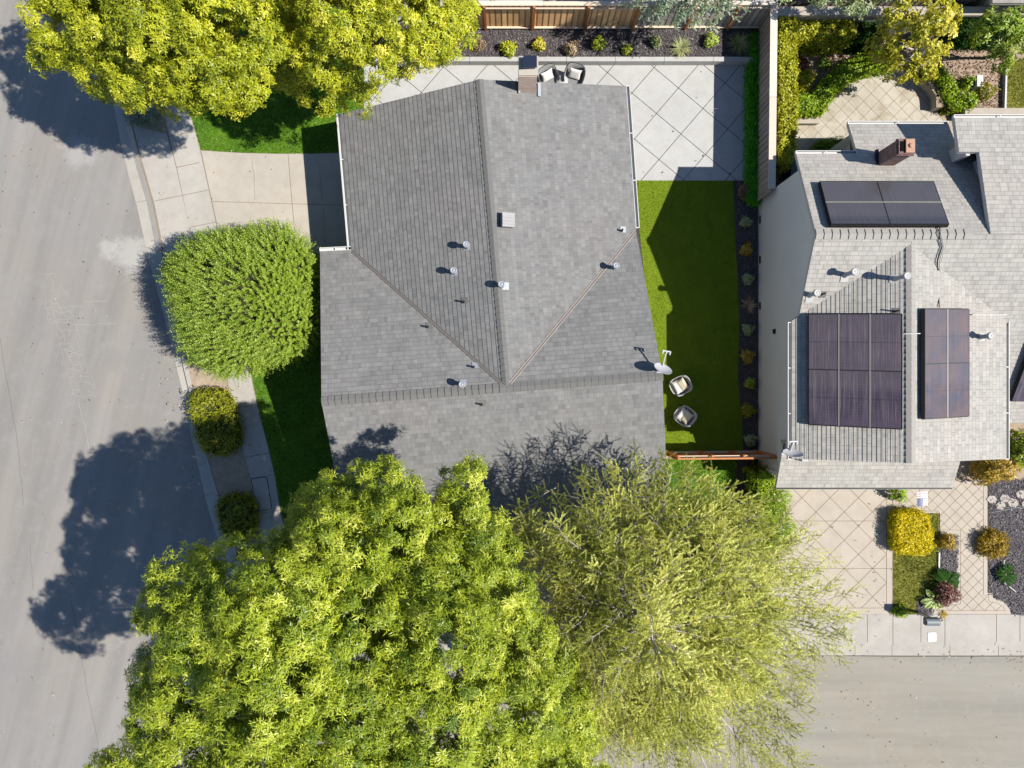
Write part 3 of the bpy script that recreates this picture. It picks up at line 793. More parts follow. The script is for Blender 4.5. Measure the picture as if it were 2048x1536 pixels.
chips('leaf_litter', [xy([(1592, 75), (1760, 75), (1740, 120), (1690, 150), (1660, 185), (1592, 235)], .1), xy([(1870, 70), (2010, 70), (2006, 222), (1955, 222), (1910, 180), (1860, 140)], .1)], .104, 260, 'dry leaves strewn over the bare garden soil', MAT['litc'], .09, .045, 'leaf litter')
# behind the cedar fence
yn = [(740, -260), (1900, -260), (1900, 12), (740, 12)]
ground('rear_courtyard', [(740, -260), (1900, -260), (1900, 40), (740, 40)], .12, 'patio', .13, lattice((985, 4), (70, 62), (-70, 62), yn, 10), 'joint', .02)

# ================================================================== MAIN HOUSE
ZE, ZR = 2.5, 4.15
nw, ne, wc = P(680, 228, ZE), P(1252, 172, ZE), P(703, 500, ZE)
rn, rs = P(959, 159, ZR), P(1013, 768, ZR)
w1, e1 = P(640, 503, ZE), P(1272, 461, ZE)
wp, ep = P(643, 803, ZR), P(1325, 752, ZR)
sw, se = P(699, 1098, ZE), P(1337, 1046, ZE)
rs = wp.lerp(ep, (rs.x-wp.x)/(ep.x-wp.x))
house = thing('house', (rs.x, rs.y, .1), 'big house with a T shaped roof of dark grey shingles beside the turf yard', 'house')
mb = MB()
roof_plane(mb, [nw, wc, rs, rn]); roof_plane(mb, [rn, rs, e1, ne])
roof_plane(mb, [w1, wp, rs, wc]); roof_plane(mb, [e1, rs, ep]); roof_plane(mb, [wp, sw, se, ep])
roof = mb.build('roof', [MAT['shingle'], MAT['white']], house)
mb = MB(); ridge_caps(mb, rn, rs + (rn-rs).normalized()*.1, .125, .045, .2); mb.build('ridge_cap', MAT['cap'], roof)
mb = MB(); ridge_caps(mb, wp, rs, .15, .05, .21); ridge_caps(mb, rs, ep, .15, .05, .21, 0, .024); mb.build('ridge_cap', MAT['cap'], roof)
MAT['pale_fl'] = M_plain('pale_flashing', (.34,.315,.29), .6, .3)
def valley(a, b, m):
    mb = MB(); d = (b-a).normalized(); s = Vector((-d.y, d.x, 0)).normalized(); u = Vector((0, 0, .035))
    for off in (-.04, .04): mb.bar(a+s*off+u, b+s*off+u, .02, .02, 0)
    mb.bar(a+u*.6, b+u*.6, .07, .02, 1)
    mb.build('valley_flashing', m, roof)
valley(wc + (rs-wc)*.01, wc.lerp(rs, .985), [MAT['brown'], MAT['cap']])
valley(e1 + (rs-e1)*.01, e1.lerp(rs, .975), [MAT['pale_fl'], MAT['brown']])
def gutter(a, b, out, parent, m='white', w=.12):
    mb = MB(); a = Vector(a); b = Vector(b); o = Vector(out).normalized()
    d = Vector((0, 0, -.06))
    mb.bar(a+o*w*.5+d-Vector((0,0,.05)), b+o*w*.5+d-Vector((0,0,.05)), w, .02)
    mb.bar(a+o*w+d, b+o*w+d, .022, .12)
    mb.bar(a+o*.012+d, b+o*.012+d, .02, .1)
    n = max(2, int((b-a).length/1.3))
    for i in range(n+1): mb.bar(a.lerp(b, i/n)+d*.2, a.lerp(b, i/n)+o*w+d*.2, .03, .015)
    for p in (a, b): mb.bar(p+d, p+o*w+d, .015, .11)
    return mb.build('gutter', MAT[m], parent)
uE = (ne-nw).normalized()
gutter(nw, wc, -uE, house); gutter(e1 + (ne-e1)*.02, ne, uE, house)
gutter(w1, wc, (rn-rs), house)
def gable_body(mb, a0, a1, r0, r1, b0, b1, ins, low=.18):
    """walls under one gable: eave corners a, ridge ends r, far eave corners b; inset from the eaves"""
    f = (r1-r0).normalized(); f.z = 0
    def end(a, r, b, s):
        ac = a.lerp(r, ins); bc = b.lerp(r, ins); rr = r.copy()
        out = [ac, rr, bc]
        out = [p + f*s - Vector((0, 0, low)) for p in out]
        return [Vector((out[0].x, out[0].y, 0)), out[0], out[1], out[2], Vector((out[2].x, out[2].y, 0))]
    A = end(a0, r0, b0, .28); B = end(a1, r1, b1, -.28)
    n = 5
    mb.add(A+B, [tuple(range(n)), tuple(range(2*n-1, n-1, -1))] + [(i, n+i, n+(i+1) % n, (i+1) % n) for i in range(n)])
mb = MB(); gable_body(mb, nw, wc, rn, rs, ne, e1, .09); gable_body(mb, w1, e1, wp, ep, sw, se, .09)
mb.build('wall', MAT['cream'], house)
# garage door on the driveway side, sliding door on the turf side
gd = (wc-nw).normalized(); gc = nw.lerp(wc, .5) + uE*.40
mb = MB(); Rg = Matrix((gd, uE, Vector((0, 0, 1)))).transposed(); Rg[0][2] = 0; Rg[1][2] = 0
for i in range(4): mb.box((gc.x, gc.y, .4+i*.52), (3.2, .06, .5), mat=Rg)
mb.build('garage_door', MAT['white'], house)
gc = ne.lerp(e1, .6) - uE*.39
mb = MB(); mb.box((gc.x, gc.y, 1.15), (2.2, .05, 2.0), mat=Rg); wnd = mb.build('window', MAT['glass'], house)
mb = MB()
for o_ in (-1.1, 0, 1.1): mb.box((gc.x+gd.x*o_, gc.y+gd.y*o_, 1.15), (.07, .07, 2.1), mat=Rg)
mb.build('frame', MAT['white'], wnd)

def plane_z(px, py, pts):
    """height of the roof plane through three points, under a pixel seen from the drone"""
    a, b, c = pts; n = (b-a).cross(c-a)
    o = Vector((0, 0, H)); d = P(px, py, 0) - o
    t = n.dot(a-o)/n.dot(d); return o + d*t
PW = (nw, wc, rs); PE = (ne, e1, rs); PWN = (w1, wc, rs); PEN = (e1, rs, ep); PS = (wp, sw, se)
def roof_normal(pts):
    n = (pts[1]-pts[0]).cross(pts[2]-pts[0]).normalized(); return n if n.z > 0 else -n
def vent(p, n, parent, h=.5, r=.07, cap=.125, flash=.2, tone='metal', tilt=0.0, fl_off=(0, 0)):
    """capped flue: pipe, wider rain cap, flat flashing on the roof"""
    mb = MB(); mb.lathe((p.x, p.y, p.z-.05), [(r*1.5, 0), (r*1.25, .09), (r, .14), (r, h)], 14)
    v = mb.build('roof_vent', MAT[tone], parent)
    mb = MB(); mb.lathe((p.x, p.y, p.z+h-.06), [(r*1.1, -.02), (cap, 0), (cap*1.03, .05), (cap*.98, .09), (cap*.7, .1), (cap*.66, .085), (cap*.3, .11), (.01, .115)], 18)
    mb.build('cap', MAT[tone], v)
    mb = MB(); z = n; x = Vector((1, 0, -n.x/n.z)).normalized(); y = z.cross(x); R = Matrix((x, y, z)).transposed()
    mb.box(p + n*.022 + x*fl_off[0] + y*fl_off[1], (flash*1.5, flash*1.5, .012), mat=R); mb.build('flashing', MAT[tone], v)
    return v
def pipe(p, n, parent, h=.32, r=.03, tone='dark', flash='metal', off=(.06, 0)):
    mb = MB(); mb.lathe((p.x, p.y, p.z-.05), [(r*1.7, 0), (r*1.5, .1), (r, .12), (r, h), (r*.7, h), (r*.7, h-.03)], 10)
    v = mb.build('vent_pipe', MAT[tone], parent)
    mb = MB(); z = n; x = Vector((1, 0, -n.x/n.z)).normalized(); y = z.cross(x); R = Matrix((x, y, z)).transposed()
    mb.box(p + n*.02 + x*off[0] + y*off[1], (.2, .2, .01), mat=R); mb.build('flashing', MAT['cap'] if flash == 'cap' else MAT[flash], v)
# (the pixel is where the foot of each flue stands on its roof)
for px, py, pl, h, tone, fo in ((934, 494, PW, .45, 'metal', (0, 0)), (909, 545, PW, .42, 'metal', (0, 0)), (1003, 572, PE, .4, 'metal', (.12, 0)),
                        (1228, 536, PEN, .5, 'metal', (0, .05)), (926, 769, PWN, .45, 'metal', (0, .05))):
    vent(plane_z(px, py, pl), roof_normal(pl), house, h, .065, .105, .15, tone, fl_off=fo)
for px, py, pl, fl in ((927, 604, PW, 'cap'), (855, 654, PWN, 'cap'), (947, 734, PWN, 'metal'), (963, 809, PS, 'cap'), (1243, 462, PE, 'metal')):
    pipe(plane_z(px, py, pl), roof_normal(pl), house, .3, .03, 'dark', fl, (.05, .05))
MAT['bvent'] = M_plain('weathered_vent_paint', (.30, .295, .29), .6, .3)
# box vent with louvred lid
p = plane_z(1012, 443, PE); n = roof_normal(PE); x = Vector((1, 0, -n.x/n.z)).normalized(); R = Matrix((x, n.cross(x), n)).transposed()
mb = MB(); mb.box(p+n*.1, (.36, .4, .22), mat=R); bv = mb.build('roof_vent', MAT['bvent'], house)
mb = MB(); mb.box(p+n*.23, (.4, .44, .03), mat=R)
for i in range(3): mb.box(p+n*.252+(R @ Vector((0, -.12+i*.1, 0))), (.4, .05, .025), mat=R)
mb.build('cap', MAT['bvent'], bv)

def M_brick(name, c1, c2, mort):
    t = NT(name); o = t.tc.outputs['Object']
    vec = t.n('ShaderNodeCombineXYZ', {0: t.math('ADD', t.n('ShaderNodeSeparateXYZ', {0: o}).outputs[0], t.n('ShaderNodeSeparateXYZ', {0: o}).outputs[1]), 1: t.n('ShaderNodeSeparateXYZ', {0: o}).outputs[2]}).outputs[0]
    k = t.n('ShaderNodeTexBrick', {'Vector': vec, 'Color1': (*c1, 1), 'Color2': (*c2, 1), 'Mortar': (*mort, 1), 'Scale': 1.0, 'Mortar Size': .008, 'Brick Width': .2, 'Row Height': .07})
    col = t.mix(t.noise(o, 9, 4), k.outputs[0], t.mix(1.0, k.outputs[0], (.7, .68, .66), 'MULTIPLY'))
    return t.done(col, .9, .15, k.outputs[1], -.4, .01)
MAT['brick'] = M_brick('pinkish_brick', (.62, .36, .25), (.72, .54, .42), (.62, .58, .52))
MAT['brickd'] = M_brick('dark_brick', (.14, .07, .06), (.21, .12, .11), (.25, .22, .21))
# brick chimney on the north gable
cz = 4.84; cx0, cx1 = X(1037, 4.3), X(1073, 4.3); cy0 = Y(178, 3.95); cy1 = cy0 + .56
mb = MB(); mb.box(((cx0+cx1)/2, (cy0+cy1)/2, cz/2), (cx1-cx0, cy1-cy0, cz)); ch = mb.build('chimney', MAT['brick'], house)
mb = MB(); c = ((cx0+cx1)/2+.02, (cy0+cy1)/2+.02, cz)
mb.box((c[0], c[1], cz+.03), (.58, .58, .06), m=1)
mb.box((c[0]+.03, c[1]+.05, cz+.11), (.32, .30, .12))
mb.prism([(c[0]-.18, c[1]-.14, cz+.24), (c[0]+.24, c[1]-.12, cz+.24), (c[0]+.24, c[1]+.22, cz+.24), (c[0]-.16, c[1]+.22, cz+.24)], .05)
mb.build('chimney_cap', [MAT['navy'], MAT['cream']], ch)
for q, sz in ((plane_z(1078, 180, PE), (.1, .42, .015)), (plane_z(1038, 182, PE), (.06, .14, .015))):
    mb = MB(); mb.box(q+n*.03, sz, mat=R); mb.build('chimney_flashing', MAT['metal'], ch)

# ================================================================== NEIGHBOUR HOUSE
NZ = 5.2
XW = X(1632, NZ); YR = Y(468, NZ)            # west rake apex
a_n = P(1600, 308, 3.75); slN = (NZ-3.75)/(a_n.y-YR)
def zN(y): return NZ - slN*(y-YR)            # north slope
slS = .535
def zS(y): return NZ - slS*(YR-y)            # south slope
EZ = 3.9; XWE = X(1583, EZ); RZ = 5.05; XWR = X(1822, RZ); XEE = X(2012, EZ); YWS = Y(918, EZ)
yv = YR - (NZ-EZ)/slS                         # where the south slope reaches the wing eave height
ya = YR - (NZ-RZ)/slS
XE = 26.0
nb = thing('house', (XWR, 2.0, .1), 'pale neighbouring house with light shingle roofs carrying black solar arrays', 'house')
S2 = [MAT['shingle2'], MAT['white']]
mb = MB()
yp = a_n.y; yq = Y(250, 3.1); xp0 = X(1701, 3.3); xp1 = X(1902, 3.3)
V3 = lambda x, y, z: Vector((x, y, z))
xad = X(1983, NZ)                             # where the raised right part begins
roof_plane(mb, [V3(XW, YR, NZ), V3(XW, yp, zN(yp)), V3(xad+.4, yp, zN(yp)), V3(xad+.4, YR, NZ)], .14)
roof_plane(mb, [V3(xp0, yp, zN(yp)), V3(xp0, yq, zN(yq)), V3(xp1, yq, zN(yq)), V3(xp1, yp, zN(yp))], .14)
# raised right part: a nearly flat sheet from the ridge with two stepped western edges
slA = .20
def zA(y): return NZ + .03 - slA*(y-YR)
y1 = Y(305, 4.7); y0 = Y(236, 4.5); xa1 = X(1957, 4.7); xa0 = X(1911, 4.55)
roof_plane(mb, [V3(xa1, YR, zA(YR)), V3(xa1, y1, zA(y1)), V3(XE, y1, zA(y1)), V3(XE, YR, zA(YR))], .14)
roof_plane(mb, [V3(xa0, y1, zA(y1)), V3(xa0, y0, zA(y0)), V3(XE, y0, zA(y0)), V3(XE, y1, zA(y1))], .14)
# south slope left of the wing, right of the wing
roof_plane(mb, [V3(XW, YR, NZ), V3(XWR, YR, NZ), V3(XWR, ya, RZ), V3(XWE, yv, EZ), V3(XW, yv, zS(yv))], .14)
ye = Y(858, 2.2); ye = YR-(NZ-2.15)/slS
roof_plane(mb, [V3(XWR, YR, NZ), V3(XE, YR, NZ), V3(XE, ye, zS(ye)), V3(XEE-.3, ye, zS(ye)), V3(XEE-.3, yv, zS(yv)), V3(XEE, yv, EZ), V3(XWR, ya, RZ)], .14)
# wing slopes
roof_plane(mb, [V3(XWR, ya, RZ), V3(XWE, yv, EZ), V3(XWE, YWS, EZ), V3(XWR, YWS, RZ)], .125, .015)
roof_plane(mb, [V3(XWR, ya, RZ), V3(XWR, YWS, RZ), V3(XEE, YWS, EZ), V3(XEE, yv, EZ)], .14)
# pent roof over the garage and its return beside the dish
xg0 = X(1552, 2.4); xg1 = X(1905, 2.4); yg1 = Y(975, 2.4); yg0 = Y(886, 2.9)
roof_plane(mb, [V3(xg0, YWS+.15, 2.95), V3(xg0, yg1, 2.4), V3(xg1, yg1, 2.4), V3(xg1, YWS+.15, 2.95)], .14)
roof_plane(mb, [V3(xg0, yg0, 3.0), V3(xg0, YWS+.15, 2.95), V3(xg0+.6, YWS+.15, 2.95), V3(xg0+.6, yg0, 3.0)], .14)
nroof = mb.build('roof', S2, nb)
mb = MB(); ridge_caps(mb, V3(XW, YR, NZ), V3(X(1945, NZ), YR, NZ), .15, .06, .24); mb.build('ridge_cap', MAT['cap2'], nroof)
mb = MB(); ridge_caps(mb, V3(XWR, YWS, RZ), V3(XWR, ya, RZ), .14, .05, .2); mb.build('ridge_cap', MAT['cap2'], nroof)
gutter(V3(XWE, yv-.05, EZ), V3(XWE, YWS, EZ), (-1, 0, 0), nb, 'white', .1)
gutter(V3(XEE, YWS, EZ), V3(XEE, yv, EZ), (1, 0, 0), nb, 'white', .1)
gutter(V3(XW, yp, zN(yp)), V3(xp0-.02, yp, zN(yp)), (0, 1, 0), nb, 'white', .1)
gutter(V3(xp0, yq, zN(yq)), V3(xp1, yq, zN(yq)), (0, 1, 0), nb, 'white', .1)
gutter(V3(xa0, y0, zA(y0)), V3(XE, y0, zA(y0)), (0, 1, 0), nb, 'white', .1)
gutter(V3(xg0, yg1, 2.4), V3(xg1, yg1, 2.4), (0, -1, 0), nb, 'dark', .05)
# walls
xw = X(1515, 0); ys = Y(938, 0); yn_ = Y(402, 0); o_ = .16
prof = [(yn_, 0), (yn_, zN(yn_)-.2), (YR, NZ-.2), (yv+.1, EZ-.12), (YWS+.12, EZ-.12), (YWS+.12, 2.78), (ys, 2.42), (ys, 0)]
def yz_prism(mb, prof, x0, x1, m=0):
    n = len(prof)
    mb.add([V3(x0, y, z) for y, z in prof]+[V3(x1, y, z) for y, z in prof],
           [tuple(range(n-1, -1, -1)), tuple(range(n, 2*n))] + [(i, (i+1) % n, n+(i+1) % n, n+i) for i in range(n)], m)
mb = MB(); yz_prism(mb, prof, xw, xw+4.2)
yz_prism(mb, [(yn_-.02, 0), (yn_-.02, zN(yn_)-.22), (YR, NZ-.22), (yv+.3, EZ), (YWS+.14, EZ-.14), (YWS+.14, 0)], xw+4.2, XEE-.35)
yz_prism(mb, [(yn_-.04, 0), (yn_-.04, zN(yn_)-.24), (YR, NZ-.24), (ye+.3, zS(ye+.3)-.2), (ye+.3, 0)], XEE-.35, XE-.5)
mb.build('wall', MAT['stucco'], nb)
mb = MB()
# gable end under the wing's ridge, above the pent roof
n_ = [(XWE+.15, 2.6), (XWE+.15, EZ-.14), (XWR, RZ-.16), (XEE-.2, EZ-.14), (XEE-.2, 2.6)]
mb.add([V3(x, YWS+.1, z) for x, z in n_]+[V3(x, YWS+.5, z) for x, z in n_], [tuple(range(5)), tuple(range(9, 4, -1))]+[(i, 5+i, 5+(i+1) % 5, (i+1) % 5) for i in range(5)])
mb.build('gable_wall', MAT['cream'], nb)
# raised part: white cheek walls below its two western edges
mb = MB()
def cheek(x, ya_, yb_, t=.12):
    pr = [(ya_, zN(ya_)-.3), (ya_, zA(ya_)-.15), (yb_, zA(yb_)-.15), (yb_, zN(yb_)-.3)]
    yz_prism(mb, pr, x, x+t)
cheek(xa1+.32, YR+.25, y1-.05); cheek(xa0+.3, y1-.05, y0-.74)
mb.build('cheek_wall', MAT['white'], nb)
mb = MB(); mb.box(((xa0+XE)/2+.05, y0-.62, 2.2), (XE-xa0-.6, .2, 4.3)); mb.box(((xp0+xp1)/2, yq-.5, 1.45), (xp1-xp0-.3, .2, 2.9))
mb.box((xp0+.25, (yq-.5+yp)/2, 1.5), (.2, yq-yp, 2.9)); mb.box((xp1-.25, (yq-.5+yp)/2, 1.5), (.2, yq-yp, 2.9))
mb.build('wall', MAT['cream'], nb)
for py, z, w in ((440, .25, .2), (520, .25, .2), (612, .25, .2)):
    mb = MB(); mb.box((xw-.012, Y(py, .25), .3), (.03, .26, .12)); mb.build('wall_vent', MAT['dark'], nb)
mb = MB(); mb.box((xw-.03, Y(663, 1.7), 1.75), (.08, .16, .12)); mb.build('wall_lamp', MAT['dark'], nb)
mb = MB(); mb.box((xw-.02, -3.0, 1.2), (.05, .08, 2.3)); mb.build('downspout', MAT['stucco'], nb)
# garage front and porch post
mb = MB()
for i in range(4): mb.box((X(1655, 0), Y(968, 0)+.5, .35+i*.5), (4.2, .06, .48))
mb.build('garage_door', MAT['white'], nb)
# white framed window and blue panel on the north wall
mb = MB(); mb.box((X(1694, 1.2), yn_+.04, 1.5), (.5, .05, .6)); w_ = mb.build('window', M_plain('blue_reflecting_glass', (.03, .07, .28), .15, .6), nb)
for dx in (-.28, .28):
    mb = MB(); mb.box((X(1694, 1.2)+dx, yn_+.05, 1.5), (.06, .07, .7)); mb.build('frame', MAT['white'], w_)
# dark brick chimney leaning over the north slope
bx0 = X(1757, zN(Y(328, 4))); by0 = Y(332, 3.95); zb = 3.6; zt = 5.12
mb = MB(); mb.box((bx0+.23, by0+.22, (zb+zt)/2), (.46, .44, zt-zb)); mb.box((bx0+.23, by0+.22, zt-.1), (.52, .5, .06))
nch = mb.build('chimney', MAT['brickd'], nb)
mb = MB(); mb.box((bx0+.1, by0+.22, zt+.004), (.14, .3, .02)); mb.build('flue', MAT['void'], nch)  # flat black slab painted as the unlit flue opening
MAT['clay'] = M_plain('terracotta_crown', (.42, .25, .17), .9, .15, .2, 14)
mb = MB(); mb.box((bx0+.31, by0+.22, zt+.03), (.26, .4, .06)); mb.lathe((bx0+.32, by0+.22, zt+.05), [(.07, 0), (.065, .05), (.03, .05)], 10); mb.build('chimney_crown', MAT['clay'], nch)
mb = MB(); mb.box((bx0-.03, by0+.22, zN(by0+.22)+.04), (.07, .6, .12)); mb.build('chimney_flashing', MAT['navy'], nch)

nS = Vector((0, -slS, 1)).normalized(); nWw = Vector((-(RZ-EZ)/(XWR-XWE), 0, 1)).normalized(); nWe = Vector(((RZ-EZ)/(XEE-XWR), 0, 1)).normalized()
PSl = (V3(XW, YR, NZ), V3(XWR, YR, NZ), V3(XWR, ya, RZ)); PWw = (V3(XWR, ya, RZ), V3(XWE, yv, EZ), V3(XWE, YWS, EZ)); PWe = (V3(XWR, ya, RZ), V3(XWR, YWS, RZ), V3(XEE, YWS, EZ))
PNn = (V3(XW, YR, NZ), V3(XW, yp, zN(yp)), V3(XW+5, YR, NZ))
MAT['cream_vent'] = M_plain('painted_vent', (.42, .415, .40), .5, .3, .06)
for px, py, pl, n, h, fo in ((1690, 550, PSl, nS, .62, (0, -.1)), (1791, 558, PWw, nWw, .62, (-.05, 0)), (1620, 590, PSl, nS, .5, (0, -.12)), (1960, 674, PWe, nWe, .5, (.05, 0))):
    vent(plane_z(px, py, pl), n, nb, h, .07, .108, .15, 'cream_vent', fl_off=fo)
for px, py, pl, n in ((1642, 589, PSl, nS), (1788, 623, PWw, nWw)):
    pipe(plane_z(px, py, pl), n, nb, .34, .025, 'dark', 'cap', (.05, 0))
p = V3(X(1608, 2.95), YWS-.1, 2.85); mb = MB(); mb.box(p+V3(0, 0, .1), (.2, .14, .22)); mb.build('roof_vent', MAT['metal'], nb)
# conduits running over the roof
def on_roof(px, py, pl, n, up=.06): return plane_z(px, py, pl) + n*up
nN = Vector((0, slN, 1)).normalized()
MAT['conduit'] = M_plain('grey_conduit', (.22, .23, .24), .5, .4)
mb = MB(); mb.tube([on_roof(1879, 446, PNn, nN), V3(X(1882, 5.4), YR, NZ+.1)] + [on_roof(a, b, PSl, nS) for a, b in ((1882, 492), (1873, 520), (1874, 560))] + [on_roof(1875, 615, PWe, nWe)], .014, 6); mb.build('conduit', MAT['dark'], nb)
mb = MB(); mb.tube([on_roof(1882, 446, PNn, nN), V3(X(1885, 5.4), YR, NZ+.1)] + [on_roof(a, b, PSl, nS) for a, b in ((1885, 492), (1877, 520), (1876, 560))], .01, 6); mb.build('conduit', MAT['conduit'], nb)
mb = MB(); mb.tube([on_roof(1804, 668, PWw, nWw, .08), V3(XWR, Y(668, 5), RZ+.09), on_roof(1850, 667, PWe, nWe, .08)], .016, 6); mb.build('conduit', MAT['white'], nb)
mb = MB(); mb.tube([on_roof(1940, 630, PWe, nWe, .07), on_roof(2005, 630, PWe, nWe, .07), V3(X(2048, 4), Y(629, 3.6), 3.9), V3(X(2120, 4), Y(629, 3.6), 3.9)], .016, 6); mb.build('conduit', MAT['white'], nb)

# ------------------------------------------------------------------ solar arrays
def M_panel(name, base, alt, streak, cellw):
    t = NT(name); uv = t.tc.outputs['UV']
    sep = t.n('ShaderNodeSeparateXYZ', {0: uv})
    fine = t.noise(t.mapv(uv, scale=(64, .5, 1)), 1.0, 3, .75)
    col = t.mix(t.ramp(t.noise(uv, 1.4, 3), [(.35, 0), (.65, 1)]), base, alt)
    col = t.mix(t.ramp(fine, [(.52, 0), (.72, .8)]), col, streak)
    cell = t.n('ShaderNodeTexBrick', {'Vector': uv, 'Color1': (0, 0, 0, 1), 'Color2': (.25, .25, .25, 1), 'Mortar': (1, 1, 1, 1), 'Scale': 1.0, 'Mortar Size': .004, 'Brick Width': cellw, 'Row Height': .085})
    cell.offset = 0.0
    col = t.mix(t.math('MULTIPLY', cell.outputs[1], .3), col, (.10, .085, .08))
    bus = t.n('ShaderNodeTexBrick', {'Vector': t.mapv(uv, scale=(1, .001, 1)), 'Color1': (0, 0, 0, 1), 'Color2': (0, 0, 0, 1), 'Mortar': (1, 1, 1, 1), 'Scale': 1.0, 'Mortar Size': .003, 'Brick Width': .042, 'Row Height': 9})
    bus.offset = 0.0
    col = t.mix(t.math('MULTIPLY', bus.outputs[1], .18), col, (.16, .14, .13))
    return t.done(col, .22, .5)
MAT['pv_plain'] = M_panel('dark_solar_glass', (.027, .027, .034), (.036, .034, .042), (.05, .047, .055), .17)
MAT['pv_purple'] = M_panel('purple_solar_glass', (.030, .024, .036), (.05, .036, .055), (.22, .18, .17), .17)
MAT['pv_rust'] = M_panel('tinted_solar_glass', (.050, .046, .058), (.10, .062, .052), (.09, .11, .17), .085)
MAT['alu'] = M_plain('aluminium_rail', (.42, .40, .33), .4, .5, .1, 10, .4)
def array(corner, du, dv, n, nu, nv, label, mat, split, rail_u, origin_lift=.17, light=()):
    """nu x nv framed panels; corner is the array's lowest-index corner, du and dv the size vectors of one panel"""
    c0 = Vector(corner) + n*origin_lift
    t = thing('solar_array', tuple(corner), label, 'solar panels', 'solar arrays on the neighbouring roof')
    ud = du.normalized(); vd = dv.normalized(); R = Matrix((ud, vd, ud.cross(vd).normalized())).transposed()
    s = 1 if ud.cross(vd).z > 0 else -1
    for i in range(nu):
        for j in range(nv):
            a = c0 + du*i + dv*j; g = .007
            mb = MB(); lu, lv = du.length, dv.length
            def q(u, v, w): return a + ud*u + vd*v + n*w
            mb.add([q(g, g, .036), q(lu-g, g, .036), q(lu-g, lv-g, .036), q(g, lv-g, .036)], [(0, 1, 2, 3) if s > 0 else (3, 2, 1, 0)], 0,
                   [(0+i*3.1, 0+j*2.3), (lu+i*3.1, j*2.3), (lu+i*3.1, lv+j*2.3), (i*3.1, lv+j*2.3)])
            for (u0, v0, u1, v1) in ((0, g, lu, g), (0, lv-g, lu, lv-g), (g, 0, g, lv), (lu-g, 0, lu-g, lv)):
                mb.bar(q(u0, v0, .02), q(u1, v1, .02), .016, .04, 1, n)
            if split == 'v': mb.bar(q(.02, lv/2, .037), q(lu-.02, lv/2, .037), .010, .004, 1, n)
            if split == 'u': mb.bar(q(lu/2, .02, .037), q(lu/2, lv-.02, .037), .010, .004, 1, n)
            mb.build('panel', [mat, MAT['black']], t)
    mb = MB(); e = .04
    U = du*nu; Vv = dv*nv
    for a, b in ((c0, c0+U), (c0+Vv, c0+U+Vv), (c0, c0+Vv), (c0+U, c0+U+Vv)):
        mb.bar(a - n*.045, b - n*.045, .04, .09, 0, n)
    mb.build('skirt', MAT['black'], t)
    for kind, k in light:
        mb = MB()
        if kind == 'u': a = c0 + dv*k; b = a + U
        else: a = c0 + du*k; b = a + Vv
        mb.bar(a + n*.044, b + n*.044, .024, .012, 0, n); mb.build('rail', MAT['alu'], t)
    return t
def corner_on(px, py, pl, n, lift=.21):
    p = plane_z(px, py, tuple(q + n*lift for q in pl)); return p - n*lift
c = corner_on(1640, 362, PNn, nN); c2 = corner_on(1866, 357, PNn, nN); c3 = corner_on(1662, 448, PNn, nN)
dv_ = (c3-c); dv_.x = 0; dv_ = dv_/2; du_ = Vector(((c2.x-c.x)/2, 0, 0))
array(c, du_, dv_, nN, 2, 2, 'solar array of four plain dark panels beside the leaning brick chimney', MAT['pv_plain'], None, 0, light=(('u', 1),))
c = corner_on(1617, 628, PWw, nWw); c2 = corner_on(1804, 628, PWw, nWw); c3 = corner_on(1617, 849, PWw, nWw)
array(c, (c2-c)/3, (c3-c)/2, nWw, 3, 2, 'largest solar array, six purplish panels on the slope facing the turf', MAT['pv_purple'], 'v', 0, light=(('v', 1), ('v', 2)))
c = corner_on(1850, 618, PWe, nWe); c2 = corner_on(1939, 618, PWe, nWe); c3 = corner_on(1850, 838, PWe, nWe)
array(c, (c2-c)/2, (c3-c)/2, nWe, 2, 2, 'tall narrow solar array with blue and rust tints beside the roof ridge', MAT['pv_rust'], 'v', 0, light=(('v', 1),))
PSr = (V3(XEE, yv, zS(yv)), V3(XE, yv, zS(yv)), V3(XE, ye, zS(ye)))
c = corner_on(2052, 660, PSr, nS); c3 = corner_on(2022, 803, PSr, nS); dv_ = c3-c; dv_.x = 0
c.x = c3.x + .02
array(c, Vector((1.05, 0, 0)), dv_/2, nS, 4, 2, 'solar array cut by the right edge of the frame', MAT['pv_purple'], 'v', 0)

